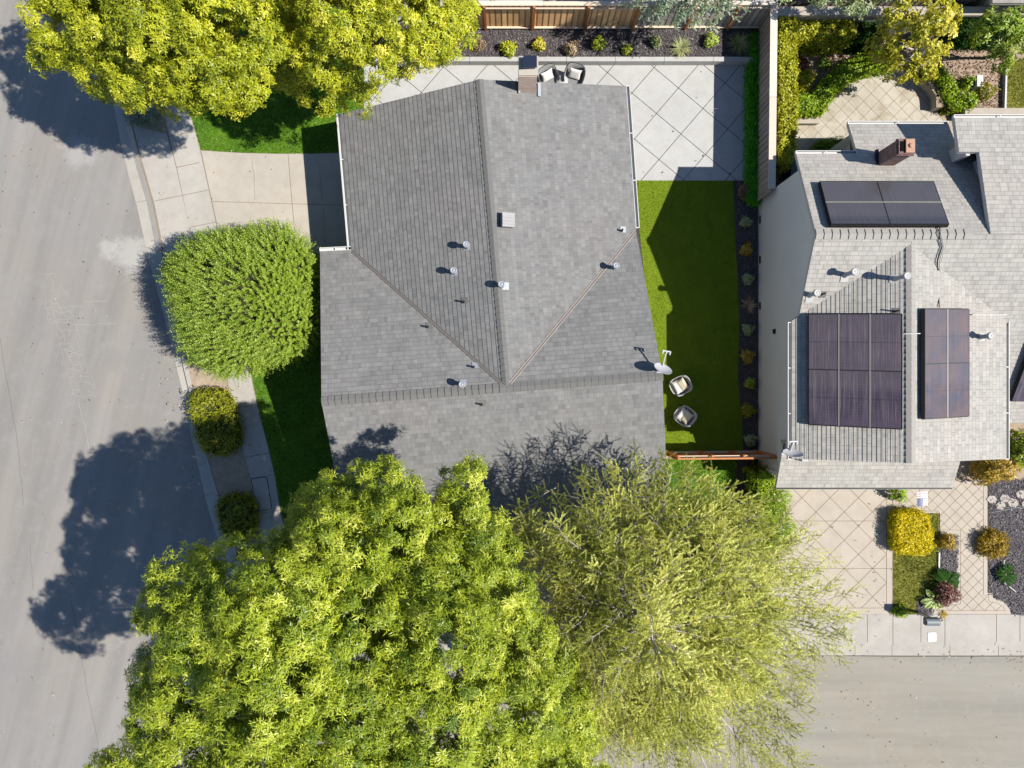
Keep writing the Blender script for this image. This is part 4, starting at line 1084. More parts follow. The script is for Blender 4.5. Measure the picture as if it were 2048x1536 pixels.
# ------------------------------------------------------------------ satellite dishes
def dish(foot, face, tilt, r, label, arm_dir, ry=.86, top=(0, 0, .42)):
    t = thing('satellite_dish', tuple(foot), label, 'satellite dish', 'satellite dishes on the roofs')
    c = Vector(foot) + Vector(top)
    mb = MB(); mb.tube([Vector(foot), Vector(foot)+V3(0, 0, .2), c], .022, 8); mb.box(Vector(foot)+V3(0, 0, .01), (.16, .16, .02)); mb.build('mast', MAT['metal'], t)
    ax = Vector(face).normalized(); sx = Vector((0, 0, 1)).cross(ax).normalized(); sy = ax.cross(sx)
    mb = MB(); vs = []; fs = []; N = 28; K = 6
    for k in range(K+1):
        f = k/K
        for i in range(N):
            a = 2*math.pi*i/N
            vs.append(c + sx*math.cos(a)*r*f + sy*math.sin(a)*r*ry*f + ax*(.16*r*f*f*1.3+.03))
    for k in range(K):
        for i in range(N): fs.append((k*N+i, k*N+(i+1) % N, (k+1)*N+(i+1) % N, (k+1)*N+i))
    mb.add(vs, fs, 0, smooth=True)
    back = [v - ax*.012 for v in vs]; mb.add(back, [tuple(reversed(f)) for f in fs], 0, smooth=True)
    L = K*N; mb.add([vs[L+i] for i in range(N)] + [back[L+i] for i in range(N)], [(i, (i+1) % N, N+(i+1) % N, N+i) for i in range(N)])
    mb.build('reflector', MAT['dishw'], t)
    e = c + Vector(arm_dir)
    s = c - sy*r*ry*.75 + ax*.03
    mb = MB(); mb.bar(s, e, .035, .035); mb.build('feed_arm', MAT['dishw'], t)
    h = MB(); d = (c + ax*.0 - e).normalized(); w = d.cross(V3(0, 0, 1)).normalized()
    h.bar(e - w*.13, e + w*.13, .04, .04)
    for k in (-.11, 0, .11): h.tube([e + w*k, e + w*k + d*.09], [.032, .026], 8)
    h.build('receiver', MAT['dishw'], t)
    return t
MAT['dishw'] = M_plain('dish_off_white', (.44, .44, .45), .45, .4, .04)
ft = plane_z(1318, 742, PEN); ft.z += .02
dish(ft, (.30, .80, .62), 0, .29, 'satellite dish at the right end of the dark roof ridge, its arm over the turf', (.10, .58, .18))
ft = V3(xg0+.04, Y(905, 3.0), 2.98)
dish(ft, (.06, .85, .42), 0, .31, 'satellite dish on the corner of the pale roof above the plain grey wall', (-.02, .44, .12), .8, (-.20, .02, 1.2))

# ================================================================== FENCES AND LOW WALLS
def board_fence(name, a, b, z0, z1, side, label, boards, post_m, rail_m, cap_m, post_ts, cap_w=.14, bw=.15, group='timber fences', oddm=None, rails=True):
    """boards overlapping two deep between a and b; side is the horizontal direction its posts and rails face"""
    a = Vector(a); b = Vector(b); d = (b-a); L = d.length; u = d.normalized(); s = Vector(side).normalized()
    t = thing(name, (a.x, a.y, z0), label, 'fence', group)
    rd = random.Random(int(abs(a.x)*100))
    mb = MB(); pit = bw*1.36; n = int(L/pit); R = Matrix((u, Vector((-u.y, u.x, 0)), Vector((0, 0, 1)))).transposed()
    for i in range(2*n+1):
        c = a + u*(L*i/(2*n)); front = i % 2; off = s*(.014 if front else -.014)
        mb.cur = rd.uniform(.2, 1) if front else rd.uniform(0, .35); m = 1 if (oddm and rd.random() < .05) else 0  # recessed boards tinted darker: shade of the gaps painted into the wood
        hh = z1 - z0 - rd.uniform(.0, .03)
        mb.box((c.x+off.x, c.y+off.y, z0+hh/2), (bw*rd.uniform(.92, 1.04), .02, hh), m=m, mat=Matrix.Rotation(rd.uniform(-.012, .012), 3, 'Z') @ R)
    mb.build('boards', [MAT[boards], MAT[oddm or boards]], t)
    for f in post_ts:
        c = a + u*(L*f) + s*.07
        mb = MB(); mb.cur = rd.uniform(.3, .8); mb.box((c.x, c.y, (z0+z1-.02)/2), (.09, .09, z1-z0-.02), mat=R); mb.build('post', MAT[post_m], t)
    if rails:
        for z in (z0+.14, z1-.16):
            mb = MB(); mb.cur = .6; mb.bar(Vector((a.x, a.y, z))+s*.055, Vector((b.x, b.y, z))+s*.055, .07, .045); mb.build('rail', MAT[rail_m], t)
    mb = MB(); k = max(1, int(L/2.4))
    for i in range(k):
        mb.cur = rd.uniform(.5, .9)
        p = a.lerp(b, i/k); q = a.lerp(b, (i+1)/k - .002); mb.bar(Vector((p.x, p.y, z1+.02)), Vector((q.x, q.y, z1+.02)), cap_w, .04)
    mb.build('cap', MAT[cap_m], t)
    return t
zb, zt = .36, 1.98
yf = Y(56, zb)
MAT['raw'] = M_wood('pale_cut_cedar', (.50, .40, .30), (.62, .52, .42), 0)
board_fence('wooden_fence', (X(900, zb), yf, zb), (X(1268, zb), yf-.0, zb), zb, zt, (0, -1, 0), 'new orange cedar fence behind the raised bed', 'cedar', 'post', 'raw', 'raw', (.10, .195, .45, .73, .985))
board_fence('wooden_fence', (X(1269, zb), yf+.02, zb), (X(1522, zb), yf+.02, zb), zb, zt, (0, -1, 0), 'weathered grey fence under the overhanging blue green conifer', 'grey', 'post', 'raw', 'greyx', (.40, .73), oddm='cedar')
xf = X(1508.5, .1)
board_fence('wooden_fence', (X(1512, .1), yf, .1), (X(1508, .1), Y(405, .1), .1), .1, 1.86, (1, 0, 0), 'long weathered grey fence with a wide pale cap between the two gardens', 'grey', 'grey', 'greyx', 'greyx', (.02, .22, .42, .62, .82, .99), cap_w=.24)
yg = Y(907, .1)
board_fence('wooden_fence', (X(1331, .1), yg, .1), (X(1516, .1), yg+.03, .1), .1, 1.95, (0, 1, 0), 'short reddish cedar fence closing the turf yard between the two houses', 'red', 'red', 'raw', 'post', (.02, .36, .68, .97), cap_w=.06)
# concrete retaining wall of the raised bed, cast in lengths
t = thing('retaining_wall', (X(1125), Y(122), .1), 'long pale concrete retaining wall between the patio and the raised bed', 'wall')
mb = MB(); xs = [X(p, .45) for p in (722, 842, 939, 1036, 1133, 1231, 1329, 1427, 1513)]
for a, b in zip(xs[:-1], xs[1:]):
    mb.box(((a+b)/2, Y(118, .45), .225), (b-a-.012, .16, .45))
mb.build('wall', MAT['patio'], t)
# cream masonry wall along the neighbour's rear boundary
t = thing('garden_wall', (X(1640, 0), Y(52, 0), .1), 'cream masonry wall with a broad flat coping behind the clipped hedge', 'wall')
MAT['coping'] = M_concrete('cream_coping', (.42, .375, .32), .07, .06)
zw = 1.7; mb = MB(); xa, xb = X(1549, zw), X(2100, zw); yw = Y(22, zw)
mb.box(((xa+xb)/2, yw, .8), (xb-xa, .18, 1.6)); mb.build('wall', MAT['cream'], t)
mb = MB(); mb.box(((xa+xb)/2, yw, 1.66), (xb-xa+.02, .3, .1)); mb.build('coping', MAT['coping'], t)
# grey timber rail fence beyond it
t = board_fence('wooden_fence', (X(1524, .1), Y(44, .1), .1), (X(2100, .1), Y(44, .1), .1), .1, 1.9, (0, 1, 0), 'grey fence running along the top edge behind the cream wall', 'grey', 'post', 'greyx', 'greyx', (.1, .3, .5, .7, .9), cap_w=.16)
# low curved seat wall and straight low wall of the back garden
def low_wall(name, pts, z0, z1, w, label, mat='cream', cap='coping'):
    ps = [P(a, b, z1) for a, b in pts]
    t = thing(name, (ps[0].x, ps[0].y, z0), label, 'wall')
    mb = MB(); mc = MB()
    for a, b in zip(ps[:-1], ps[1:]):
        e = (b-a).normalized()*w*.3
        mb.bar(Vector((a.x, a.y, (z0+z1-.05)/2)), Vector((b.x, b.y, (z0+z1-.05)/2)), w, z1-.05-z0)
        mc.bar(Vector((a.x, a.y, z1-.02)), Vector((b.x, b.y, z1-.02))+Vector((e.x*.2, e.y*.2, 0)), w+.05, .06)
    mb.build('wall', MAT[mat], t); mc.build('coping', MAT[cap], t)
    return t
MAT['seatcap'] = M_concrete('tan_coping', (.33, .25, .18), .1, .08)
low_wall('garden_wall', [(1847, 154), (1868, 172), (1879, 190), (1880, 214)], .1, .55, .22, 'low tan curved wall at the right of the stone garden patio', 'cream', 'seatcap')
low_wall('garden_wall', [(1930, 226), (2110, 226)], .1, .6, .3, 'straight white topped low wall below the small dry lawn')
low_wall('garden_wall', [(1592, 240), (1638, 240)], .1, .4, .2, 'short cream step wall at the left of the stone garden patio')
low_wall('garden_wall', [(1650, 200), (1656, 182), (1675, 163), (1700, 150), (1730, 141), (1765, 137), (1800, 139)], .1, .34, .12, 'thin curved edging wall hugging the stone garden patio', 'cream', 'coping')
# white plastic edging strip of the lawn
mb = MB(); mb.bar(P(2011, 124, .2), P(2008, 220, .2), .06, .16); o = mb.build('lawn_edging', MAT['white'], None, tuple(P(2008, 220, .1))); meta(o, 'thin white edging board along the small dry lawn', 'edging')
mb = MB(); mb.bar(P(1878, 1105, .13), P(1877, 1147, .13), .05, .07); o = mb.build('lawn_edging', MAT['white'], None, tuple(P(1878, 1147, .1))); meta(o, 'short white edging board between the front lawn and the mulch strip', 'edging')

# ================================================================== CHAIRS, CUSHIONS, TABLE
MAT['wicker'] = M_plain('dark_grey_wicker', (.2, .2, .2), .7, .25, .35, 60, bump=.5)
MAT['rope'] = M_plain('grey_rope_weave', (.40, .40, .39), .75, .2, .25, 60, bump=.5)
MAT['cush'] = M_plain('white_fabric', (.60, .585, .555), .9, .1, .05, 20)
MAT['cream_f'] = M_plain('cream_fabric', (.58, .52, .38), .9, .1, .08, 20)
def armchair(base, yaw, label, mat, seat=None, wide=.34, backh=.8, rim=None):
    """tub chair: seat pan, wrapped back shell that falls into two arms, four legs; it faces local -y"""
    base = Vector(base); t = thing('armchair', tuple(base), label, 'armchair', 'garden armchairs')
    R = Matrix.Rotation(yaw, 3, 'Z'); W = lambda x, y, z: base + R @ Vector((x, y, z))
    mb = MB(); pr = [(wide*.92*math.copysign(abs(math.cos(a))**.7, math.cos(a)), .31*math.copysign(abs(math.sin(a))**.7, math.sin(a))) for a in [2*math.pi*i/20 for i in range(20)]]
    mb.prism([W(x, y, .40) for x, y in pr], .06); mb.build('seat', mat, t)
    mb = MB(); N = 22; vs = []; 
    for i in range(N+1):
        a = math.radians(-38 + 256*i/N); c, s_ = math.cos(a), math.sin(a)
        x = wide*math.copysign(abs(c)**.75, c); y = .34*math.copysign(abs(s_)**.75, s_)
        hz = .60 + (backh-.60)*max(0, min(1, (s_+.1)/.8))**1.5
        k = 1 + .10*(hz-.4)/.4
        vs += [W(x*.98, y*.98, .36), W(x*k, y*k, hz), W(x*k*.9, y*k*.9, hz+.012), W(x*.86, y*.86, .37)]
    fs = []
    for i in range(N):
        for q in range(3): fs.append((4*i+q, 4*(i+1)+q, 4*(i+1)+q+1, 4*i+q+1))
    fs += [(0, 1, 2, 3), (4*N+3, 4*N+2, 4*N+1, 4*N)]
    mb.add(vs, fs, 0, smooth=True); mb.build('backrest', mat, t)
    mb = MB(); mb.tube([vs[4*i+1].lerp(vs[4*i+2], .5)+Vector((0, 0, .004)) for i in range(N+1)], .013, 6); mb.build('rim', rim or mat, t)
    for x, y in ((-.26, -.24), (.26, -.24), (-.24, .26), (.24, .26)):
        mb = MB(); mb.tube([W(x*1.1, y*1.1, 0), W(x, y, .36)], [.012, .018], 6); mb.build('leg', MAT['black'], t)
    return t
def cushion(c, yaw, tilt, sx, sy, th, label, mat, roll=0.0):
    mb = MB(); n = 12; vs = []
    for sgn in (1, -1):
        for i in range(n+1):
            for j in range(n+1):
                u = 2*i/n-1; v = 2*j/n-1
                pin = 1 - .13*(1-abs(u)**2)*abs(v)**3 - .0; pin2 = 1 - .13*(1-abs(v)**2)*abs(u)**3
                h = th*.5*((1-u**4)*(1-v**4))**.55
                vs.append(Vector((u*sx/2*pin2, v*sy/2*pin, sgn*h)))
    M = Matrix.Rotation(yaw, 3, 'Z') @ Matrix.Rotation(tilt, 3, 'X') @ Matrix.Rotation(roll, 3, 'Y')
    vs = [Vector(c) + M @ v for v in vs]; m = (n+1)**2; fs = []
    for i in range(n):
        for j in range(n):
            a = i*(n+1)+j; fs.append((a, a+n+1, a+n+2, a+1)); fs.append((m+a, m+a+1, m+a+n+2, m+a+n+1))
    mb.add(vs, fs, 0, smooth=True); o = mb.build('cushion', mat, None, tuple(Vector(c)-Vector((0, 0, th/2))))
    return meta(o, label, 'cushion', 'cushions on the armchairs')
zp = .12
for (px, py, yaw, lab, cl) in ((1097, 161, math.radians(28), 'dark wicker armchair beside the brick chimney, turned toward the house', 'white cushion in the wicker armchair beside the brick chimney'),
                              (1147, 158, math.radians(-16), 'dark wicker armchair standing right of the small round patio table', 'white cushion in the wicker armchair right of the small patio table')):
    b = P(px, py, .5); b.z = zp
    armchair(b, yaw, lab, MAT['wicker'], wide=.36, backh=.85, rim=MAT['dark'])
    f = Matrix.Rotation(yaw, 3, 'Z') @ Vector((0, .10, 0))
    cushion((b.x+f.x, b.y+f.y, zp+.58), yaw, math.radians(58), .46, .42, .14, cl, MAT['cush'])
b = P(1124, 164, .5); t = thing('side_table', (b.x, b.y, zp), 'small round patio table between the two dark wicker armchairs', 'table')
mb = MB(); mb.lathe((b.x, b.y, zp+.46), [(.0, 0), (.2, 0), (.215, .012), (.21, .03), (.0, .03)], 20); mb.build('tabletop', MAT['rope'], t)
mb = MB(); mb.lathe((b.x, b.y, zp), [(.16, 0), (.16, .015), (.03, .03), (.025, .45)], 14); mb.build('pedestal', MAT['black'], t)
for (px, py, yaw, lab, l1, l2, ta) in ((1357, 772, math.radians(-62), 'grey rope armchair on the turf just below the satellite dish', 'white seat cushion in the turf armchair nearest the satellite dish', 'cream back cushion in the turf armchair nearest the satellite dish', .15),
                                 (1366, 831, math.radians(-128), 'grey rope armchair on the turf nearest the reddish fence', 'white seat cushion in the turf armchair nearest the reddish fence', 'cream back cushion in the turf armchair nearest the reddish fence', -.1)):
    b = P(px, py, .5); b.z = .13
    armchair(b, yaw, lab, MAT['rope'], wide=.33, backh=.82)
    R = Matrix.Rotation(yaw, 3, 'Z'); f = R @ Vector((0, -.08, 0)); g = R @ Vector((0, .11, 0))
    cushion((b.x+f.x, b.y+f.y, .63), yaw, math.radians(12), .52, .26, .15, l1, MAT['cush'])
    cushion((b.x+g.x, b.y+g.y, .73), yaw+ta, math.radians(30), .48, .32, .15, l2, MAT['cream_f'])

# ================================================================== STREET AND FRONT GARDEN OBJECTS
def rounded(cx, cy, sx, sy, r, rot, z, n=6):
    out = []
    for qx, qy, a0 in ((1, 1, 0), (-1, 1, 90), (-1, -1, 180), (1, -1, 270)):
        for k in range(n+1):
            a = math.radians(a0+90*k/n); x = qx*(sx/2-r)+r*math.cos(a); y = qy*(sy/2-r)+r*math.sin(a)
            out.append(Vector((cx+x*math.cos(rot)-y*math.sin(rot), cy+x*math.sin(rot)+y*math.cos(rot), z)))
    return out
c = P(523, 988, .13); t = thing('utility_cover', tuple(c), 'long rounded utility cover set in the shaded sidewalk', 'utility cover')
mb = MB(); mb.prism(rounded(c.x, c.y, .60, 1.22, .1, math.radians(9), .131), .02); mb.build('rim', MAT['joint'], t)
mb = MB(); mb.prism(rounded(c.x, c.y, .55, 1.17, .09, math.radians(9), .137), .02); mb.lathe((c.x, c.y-.2, .136), [(.03, 0), (.03, .004)], 8, 0); mb.build('lid', MAT['walk'], t)
c = P(1864, 1274, .13); mb = MB(); mb.prism(rounded(c.x, c.y, .32, .34, .06, .05, .139), .03); o = mb.build('utility_cover', MAT['white'], None, tuple(c)); meta(o, 'small white square utility cover in the sidewalk below the mailbox', 'utility cover')
# mailbox
c = P(1828, 1224, .1); t = thing('mailbox', tuple(c), 'grey metal mailbox on a post at the edge of the sidewalk', 'mailbox')
mb = MB(); mb.box((c.x+.18, c.y, .55), (.09, .09, 1.0)); mb.build('post', MAT['grey'], t)
MAT['mbox'] = M_plain('blue_grey_paint', (.13, .15, .165), .5, .4, .06)
mb = MB(); pr = [(-.13, 0), (.13, 0), (.13, .14)] + [(.13*math.cos(math.pi*k/10), .14+.09*math.sin(math.pi*k/10)) for k in range(1, 10)] + [(-.13, .14)]
A = [Vector((c.x-.20, c.y+y, 1.05+z)) for y, z in pr]; B = [Vector((c.x+.26, c.y+y, 1.05+z)) for y, z in pr]; n_ = len(pr)
mb.add(A+B, [tuple(range(n_)), tuple(range(2*n_-1, n_-1, -1))]+[(i, n_+i, n_+(i+1) % n_, (i+1) % n_) for i in range(n_)]); bx = mb.build('box', MAT['mbox'], t)
mb = MB(); mb.box((c.x-.21, c.y, 1.15), (.015, .22, .2)); mb.build('door', MAT['navy'], t)
mb = MB(); mb.tube([(c.x+.28, c.y-.02, 1.12), (c.x+.38, c.y+.06, 1.2), (c.x+.37, c.y+.12, 1.12), (c.x+.32, c.y+.05, 1.05)], .018, 6); mb.build('bracket', MAT['dark'], t)
# flag hung from the porch
MAT['fl_r'] = M_plain('faded_red_cloth', (.46, .31, .32), .9, .1, .05); MAT['fl_w'] = M_plain('white_cloth', (.60, .60, .60), .9, .1, .03); MAT['fl_b'] = M_plain('blue_cloth', (.055, .085, .20), .9, .1, .1)
za = 2.25; pa = P(1841, 977, za); pb = P(1843, 1017, za); 
t = thing('flag', (pa.x, pa.y, za), 'stars and stripes flag hanging from a short pole over the front walk', 'flag')
mb = MB(); mb.tube([pa+Vector((0, .12, -.05)), pb+Vector((0, 0, .05))], .011, 8); mb.lathe(pb+Vector((0, 0, .05)), [(.012, -.015), (.02, 0), (.012, .018)], 8); mb.build('pole', MAT['white'], t)
mb = MB(); a0 = P(1835, 981.5, za); HO = (Y(982, za)-Y(1013, za)); nu, nv = 24, 13
def fp(u, v, lift=0.0):
    """u along the fly, v along the hoist from the outer end (0) to the house end (1)"""
    return Vector((a0.x + .50*u + .05*v*u*.2, Y(1013.5, za) + HO*v*(1+.02*u) - .02*u, za - .03 - .26*u**1.3 + .03*math.sin(u*8 + v*1.5)*u + lift))
for j in range(nv):
    for i in range(nu):
        u0, u1, v0, v1 = i/nu, (i+1)/nu, j/nv, (j+1)/nv
        m = 2 if (u0 < .52 and j < 7) else (0 if j % 2 == 0 else 1)
        mb.add([fp(u0, v0), fp(u1, v0), fp(u1, v1), fp(u0, v1)], [(0, 1, 2, 3)], m)
ck = mb.build('cloth', [MAT['fl_r'], MAT['fl_w'], MAT['fl_b']], t)
mb = MB()
for r in range(9):
    for k in range(6 if r % 2 == 0 else 5):
        u = (.045 + .086*k + (0 if r % 2 == 0 else .043)); v = (.05+.058*r)*7/13/.54*.98
        v = (r+.6)/9.3*7/13; R = .016
        c_ = fp(u, v, .004); pts = [c_ + Vector((R*(1 if q % 2 == 0 else .42)*math.sin(q*math.pi/5), R*.85*(1 if q % 2 == 0 else .42)*math.cos(q*math.pi/5), 0)) for q in range(10)]
        mb.poly(pts)
so = mb.build('stars', MAT['fl_w'], ck); so['kind'] = 'stuff'
# stepping stones
MAT['slab'] = M_concrete('stepping_stone', (.42, .38, .34), .08, .06)
st = [(1984, 999, 'leftmost pale stepping stone of the front bed'), (2009, 996, 'upper middle stepping stone, below the ochre shrub by the porch wall'), (2002, 1011, 'lower left stepping stone with a pointed tip'),
      (2026, 1006, 'lower right stepping stone near the frame edge'), (2042, 988, 'upper right stepping stone cut by the frame edge'), (2052, 1008, 'stepping stone only just inside the right frame edge')]
for i, (px, py, lab) in enumerate(st):
    c = P(px, py, .13); rd = random.Random(i*3+1); n_ = 6
    pts = [Vector((c.x + .205*rd.uniform(.8, 1.12)*math.cos(2*math.pi*k/n_+i), c.y + .175*rd.uniform(.8, 1.12)*math.sin(2*math.pi*k/n_+i), .145)) for k in range(n_)]
    mb = MB(); mb.prism(pts, .05); o = mb.build('stepping_stone', MAT['slab'], None, tuple(c)); meta(o, lab, 'stepping stone', 'stepping stones in the front bed')
MAT['edge'] = M_plain('grey_steel_edging', (.16, .18, .19), .6, .3)
mb = MB(); mb.tube([P(1982, 1025, .14), P(2010, 1020, .14), P(2060, 1010, .14)], .016, 6); o = mb.build('bed_edging', MAT['edge'], None, tuple(P(1982, 1025, .11))); meta(o, 'thin grey edging line below the stepping stones', 'edging')
mb = MB(); mb.tube([P(2008, 1120, .14), P(2007, 1143, .14), P(2006, 1164, .14), P(2027, 1180, .14), P(2032, 1184, .14)], .018, 6); o = mb.build('irrigation_pipe', MAT['white'], None, tuple(P(2006, 1164, .11))); meta(o, 'bent white pipe lying on the grey mulch beside the sago palm', 'pipe')
# back garden: white pedestal, bins
c = P(1944, 172, .1); t = thing('planter_post', tuple(c), 'white square pillar standing on bare soil by the curved hedge', 'pillar')
mb = MB(); mb.box((c.x, c.y, .3), (.2, .36, .4)); mb.build('body', MAT['white'], t)
mb = MB(); mb.box((c.x, c.y, .53), (.22, .4, .06)); mb.build('cap', MAT['white'], t)
def bin_(px, py, label, body, lid):
    c = P(px, py, .1); t = thing('wheelie_bin', tuple(c), label, 'bin', 'bins in the side passage')
    def ring(z, sx, sy): return [Vector((p.x, p.y, z)) for p in rounded(c.x, c.y, sx, sy, .06, 0, 0, 3)]
    mb = MB(); A = ring(.15, .44, .48); B = ring(1.0, .56, .62); n = len(A)
    mb.add(A+B, [tuple(range(n-1, -1, -1))]+[(i, (i+1) % n, n+(i+1) % n, n+i) for i in range(n)]); mb.build('body', body, t)
    mb = MB(); A = ring(1.0, .6, .66); B = ring(1.06, .58, .64); D = ring(1.09, .36, .4)
    mb.add(A+B+D, [tuple(range(n-1, -1, -1))]+[(i, (i+1) % n, n+(i+1) % n, n+i) for i in range(n)]+[(n+i, n+(i+1) % n, 2*n+(i+1) % n, 2*n+i) for i in range(n)]+[tuple(range(2*n, 3*n))]); mb.build('lid', lid, t)
    for s in (-.2, .2):
        mb = MB(); mb.tube([(c.x+s-.03, c.y-.26, .2), (c.x+s+.03, c.y-.26, .2)], .1, 12); mb.build('wheel', MAT['dark'], t)
MAT['binb'] = M_plain('blue_bin_plastic', (.03, .07, .30), .4, .4, .08); MAT['bing'] = M_plain('grey_bin_plastic', (.07, .085, .10), .35, .4, .1)
bin_(1577, 356, 'rounded grey bin in the side passage against the grey wall', MAT['bing'], MAT['bing'])
# small stone figure between hedges
c = P(1729, 99, .1); mb = MB(); mb.lathe(c, [(.16, 0), (.14, .1), (.08, .16), (.07, .3), (.15, .4), (.17, .5), (.12, .52)], 14); o = mb.build('stone_urn', MAT['white'], None, tuple(c)); meta(o, 'small pale stone urn in shade behind the curved hedge', 'urn')
# rear neighbour roof edge in the top right corner
t = thing('shed', tuple(P(2010, -60, .1)), 'grey roofed outbuilding just entering the top right corner', 'shed')
mb = MB(); roof_plane(mb, [P(1985, 6, 2.6), P(2150, 6, 2.6), P(2150, -90, 3.6), P(1985, -90, 3.6)], .14); mb.build('roof', S2, t)
q0 = P(1990, 0, 2.4); mb = MB(); mb.box((q0.x+1.3, q0.y+.9, 1.25), (2.4, 1.4, 2.3)); mb.build('wall', MAT['cream'], t)

# ================================================================== PLANTS
zb = .36
bush('shrub', 957, 88, zb, .20, .42, 'thin dry tan shrub at the left end of the raised bed', MAT['lf_tan'], .08, .03, 110)
bush('shrub', 1017, 97, zb, .26, .40, 'spreading yellow green shrub left of the lemon ball in the raised bed', MAT['lf_yellow'], .12, .045, 95, tint0=.4)
bush('shrub', 1078, 88, zb, .19, .36, 'round lemon yellow shrub in the raised bed left of the chimney line', MAT['lf_gold'], .07, .04, 170, tint0=.6)
bush('shrub', 1142, 97, zb, .21, .46, 'dry brownish shrub in the raised bed behind the wicker armchairs', MAT['lf_tan'], .07, .03, 130, tint0=.65)
bush('shrub', 1197, 85, zb, .20, .48, 'fresh green leafy shrub under the last new cedar boards', MAT['lf_green'], .08, .045, 160)
bush('shrub', 1254, 100, zb, .14, .32, 'smallest green plant of the raised bed, close to the wall', MAT['lf_green'], .08, .04, 70)
bush('shrub', 1312, 83, zb, .15, .42, 'narrow upright pale green shrub under the hanging conifer branches', MAT['lf_blade'], .10, .03, 120, tint0=.4)
tuft('ornamental_grass', 1362, 96, zb, .46, 230, 'pale fountain grass in the sunny part of the raised bed', MAT['lf_blade'], tint0=.6)
bush('shrub', 1422, 80, zb, .21, .40, 'yellow green shrub just left of the shadow in the raised bed', MAT['lf_shoot'], .08, .045, 170, tint0=.75)
tuft('ornamental_grass', 1478, 87, zb, .48, 200, 'fountain grass in the shaded corner of the raised bed', MAT['lf_blade'], tint0=.5)
for px, py, r, h, lab, m, L, W, n, t0 in (
    (1490, 382, .24, .4, 'dull brown shrub in the shaded corner where turf meets patio', 'lf_tan', .09, .035, 130, .3),
    (1492, 443, .17, .32, 'pale sage shrub first below the brown one beside the grey wall', 'lf_pale', .07, .035, 110, .5),
    (1493, 498, .20, .34, 'golden round shrub between two pale sage shrubs beside the grey wall', 'lf_ochre', .06, .035, 190, .7),
    (1496, 558, .17, .32, 'pale sage shrub just above the spiky tan plant', 'lf_pale', .07, .035, 110, .55),
    (1496, 659, .16, .34, 'pale sage shrub directly above the orange one', 'lf_pale', .07, .035, 110, .6),
    (1496, 713, .21, .36, 'orange ochre shrub in the dark bed, level with the roof dish', 'lf_ochre', .07, .035, 170, .75),
    (1500, 766, .17, .36, 'ragged green shrub in the dark bed, level with the turf armchairs', 'lf_green', .10, .035, 70, .5),
    (1497, 822, .23, .36, 'largest olive yellow shrub low in the dark bed', 'lf_gold', .07, .035, 190, .25),
    (1501, 881, .19, .34, 'pale sage shrub nearest the reddish fence', 'lf_pale', .075, .035, 120, .55)):
    bush('shrub', px, py, .11, r, h, lab, MAT[m], L, W, n, tint0=t0)
tuft('spiky_plant', 1498, 610, .11, .34, 70, 'spiky tan plant in the dark bed beside the grey wall', MAT['lf_tan'], 'spiky plant', None, .03, (35, 85), .7)

MAT['lf_moss2'] = M_leaf('mound_golden_moss', (.10,.12,.006), (.25,.265,.014), (.42,.38,.03))
# parkway shrubs
def mound(name, pts, z1, label, mat, L=.07, W=.04, dens=420, tint0=.45, lump=.12, core='core'):
    return hedge(name, xy(pts, z1), .1, z1, label, mat, L, W, dens, .14, 'shrub', lump, MAT[core], None, tint0)
mound('shrub', [(380, 800), (384, 788), (396, 783), (420, 783), (444, 784), (455, 796), (460, 820), (470, 850), (474, 880), (466, 898), (440, 908), (415, 906), (400, 892), (390, 860), (383, 830)], .62, 'low clipped mound half in tree shade between kerb and sidewalk', MAT['lf_moss2'], .07, .04, 420)
mound('shrub', [(432, 1010), (445, 998), (475, 994), (498, 1000), (507, 1020), (505, 1060), (490, 1085), (460, 1085), (442, 1065)], .6, 'low dark mound beside the sidewalk at the edge of the big trees', MAT['lf_moss2'], .07, .04, 420, .3)
mound('shrub', [(326, 530), (345, 515), (362, 530), (364, 560), (345, 580), (330, 562)], .45, 'small golden mound peeking out from under the round dome tree', MAT['lf_moss2'], .07, .04, 420, .6)
bush('shrub', 286, 222, .1, .55, .7, 'grey green shrub in the kerbside strip under the street tree', MAT['lf_greyshrub'], .16, .025, 420, 6, spread=(20, 70))
# neighbour hedges
hedge('hedge', xy([(1560, 30), (1590, 30), (1592, 120), (1593, 240), (1590, 312), (1578, 330), (1562, 326), (1560, 180)], 1.6), .1, 1.6, 'tall yellow green hedge standing right behind the long weathered fence', MAT['lf_hedgey'], .085, .05, 420)
hedge('hedge', xy([(1593, 31), (1640, 29), (1705, 32), (1712, 70), (1660, 76), (1593, 72)], 1.3), .1, 1.3, 'leafy yellow green hedge in front of the cream garden wall', MAT['lf_hedgey'], .09, .055, 380, tint0=.5)
hedge('hedge', xy([(1705, 40), (1780, 40), (1770, 76), (1712, 74)], 1.2), .1, 1.2, 'dark shaded hedge end beneath the golden tree', MAT['lf_dark'], .09, .05, 320)  # the golden tree's shade is put into this end's dark leaf colour
hedge('hedge', ribbon(xy([(1645, 196), (1662, 172), (1688, 148), (1722, 129), (1758, 118), (1795, 114)], .8), .55), .1, .8, 'bright green curved hedge at the left of the stone patio', MAT['lf_hedge'], .075, .045, 420)
hedge('hedge', xy([(1590, 192), (1640, 186), (1656, 195), (1646, 224), (1592, 226)], .8), .1, .8, 'bright green hedge block at the lower left corner of the stone patio', MAT['lf_hedge'], .075, .045, 420, tint0=.5)
hedge('hedge', xy([(1862, 128), (1886, 132), (1908, 160), (1922, 184), (1950, 188), (1952, 212), (1908, 212), (1894, 186), (1880, 160), (1860, 144)], .8), .1, .8, 'bright green curved hedge behind the low tan wall', MAT['lf_hedge'], .075, .045, 420)
hedge('hedge', xy([(1890, 22), (2060, 22), (2060, 62), (1965, 60), (1890, 66)], 1.4), .1, 1.4, 'dark green hedge across the top between the golden tree and the orchard tree', MAT['lf_dark'], .09, .05, 300)  # dark leaves also paint in the shade this hedge stands in
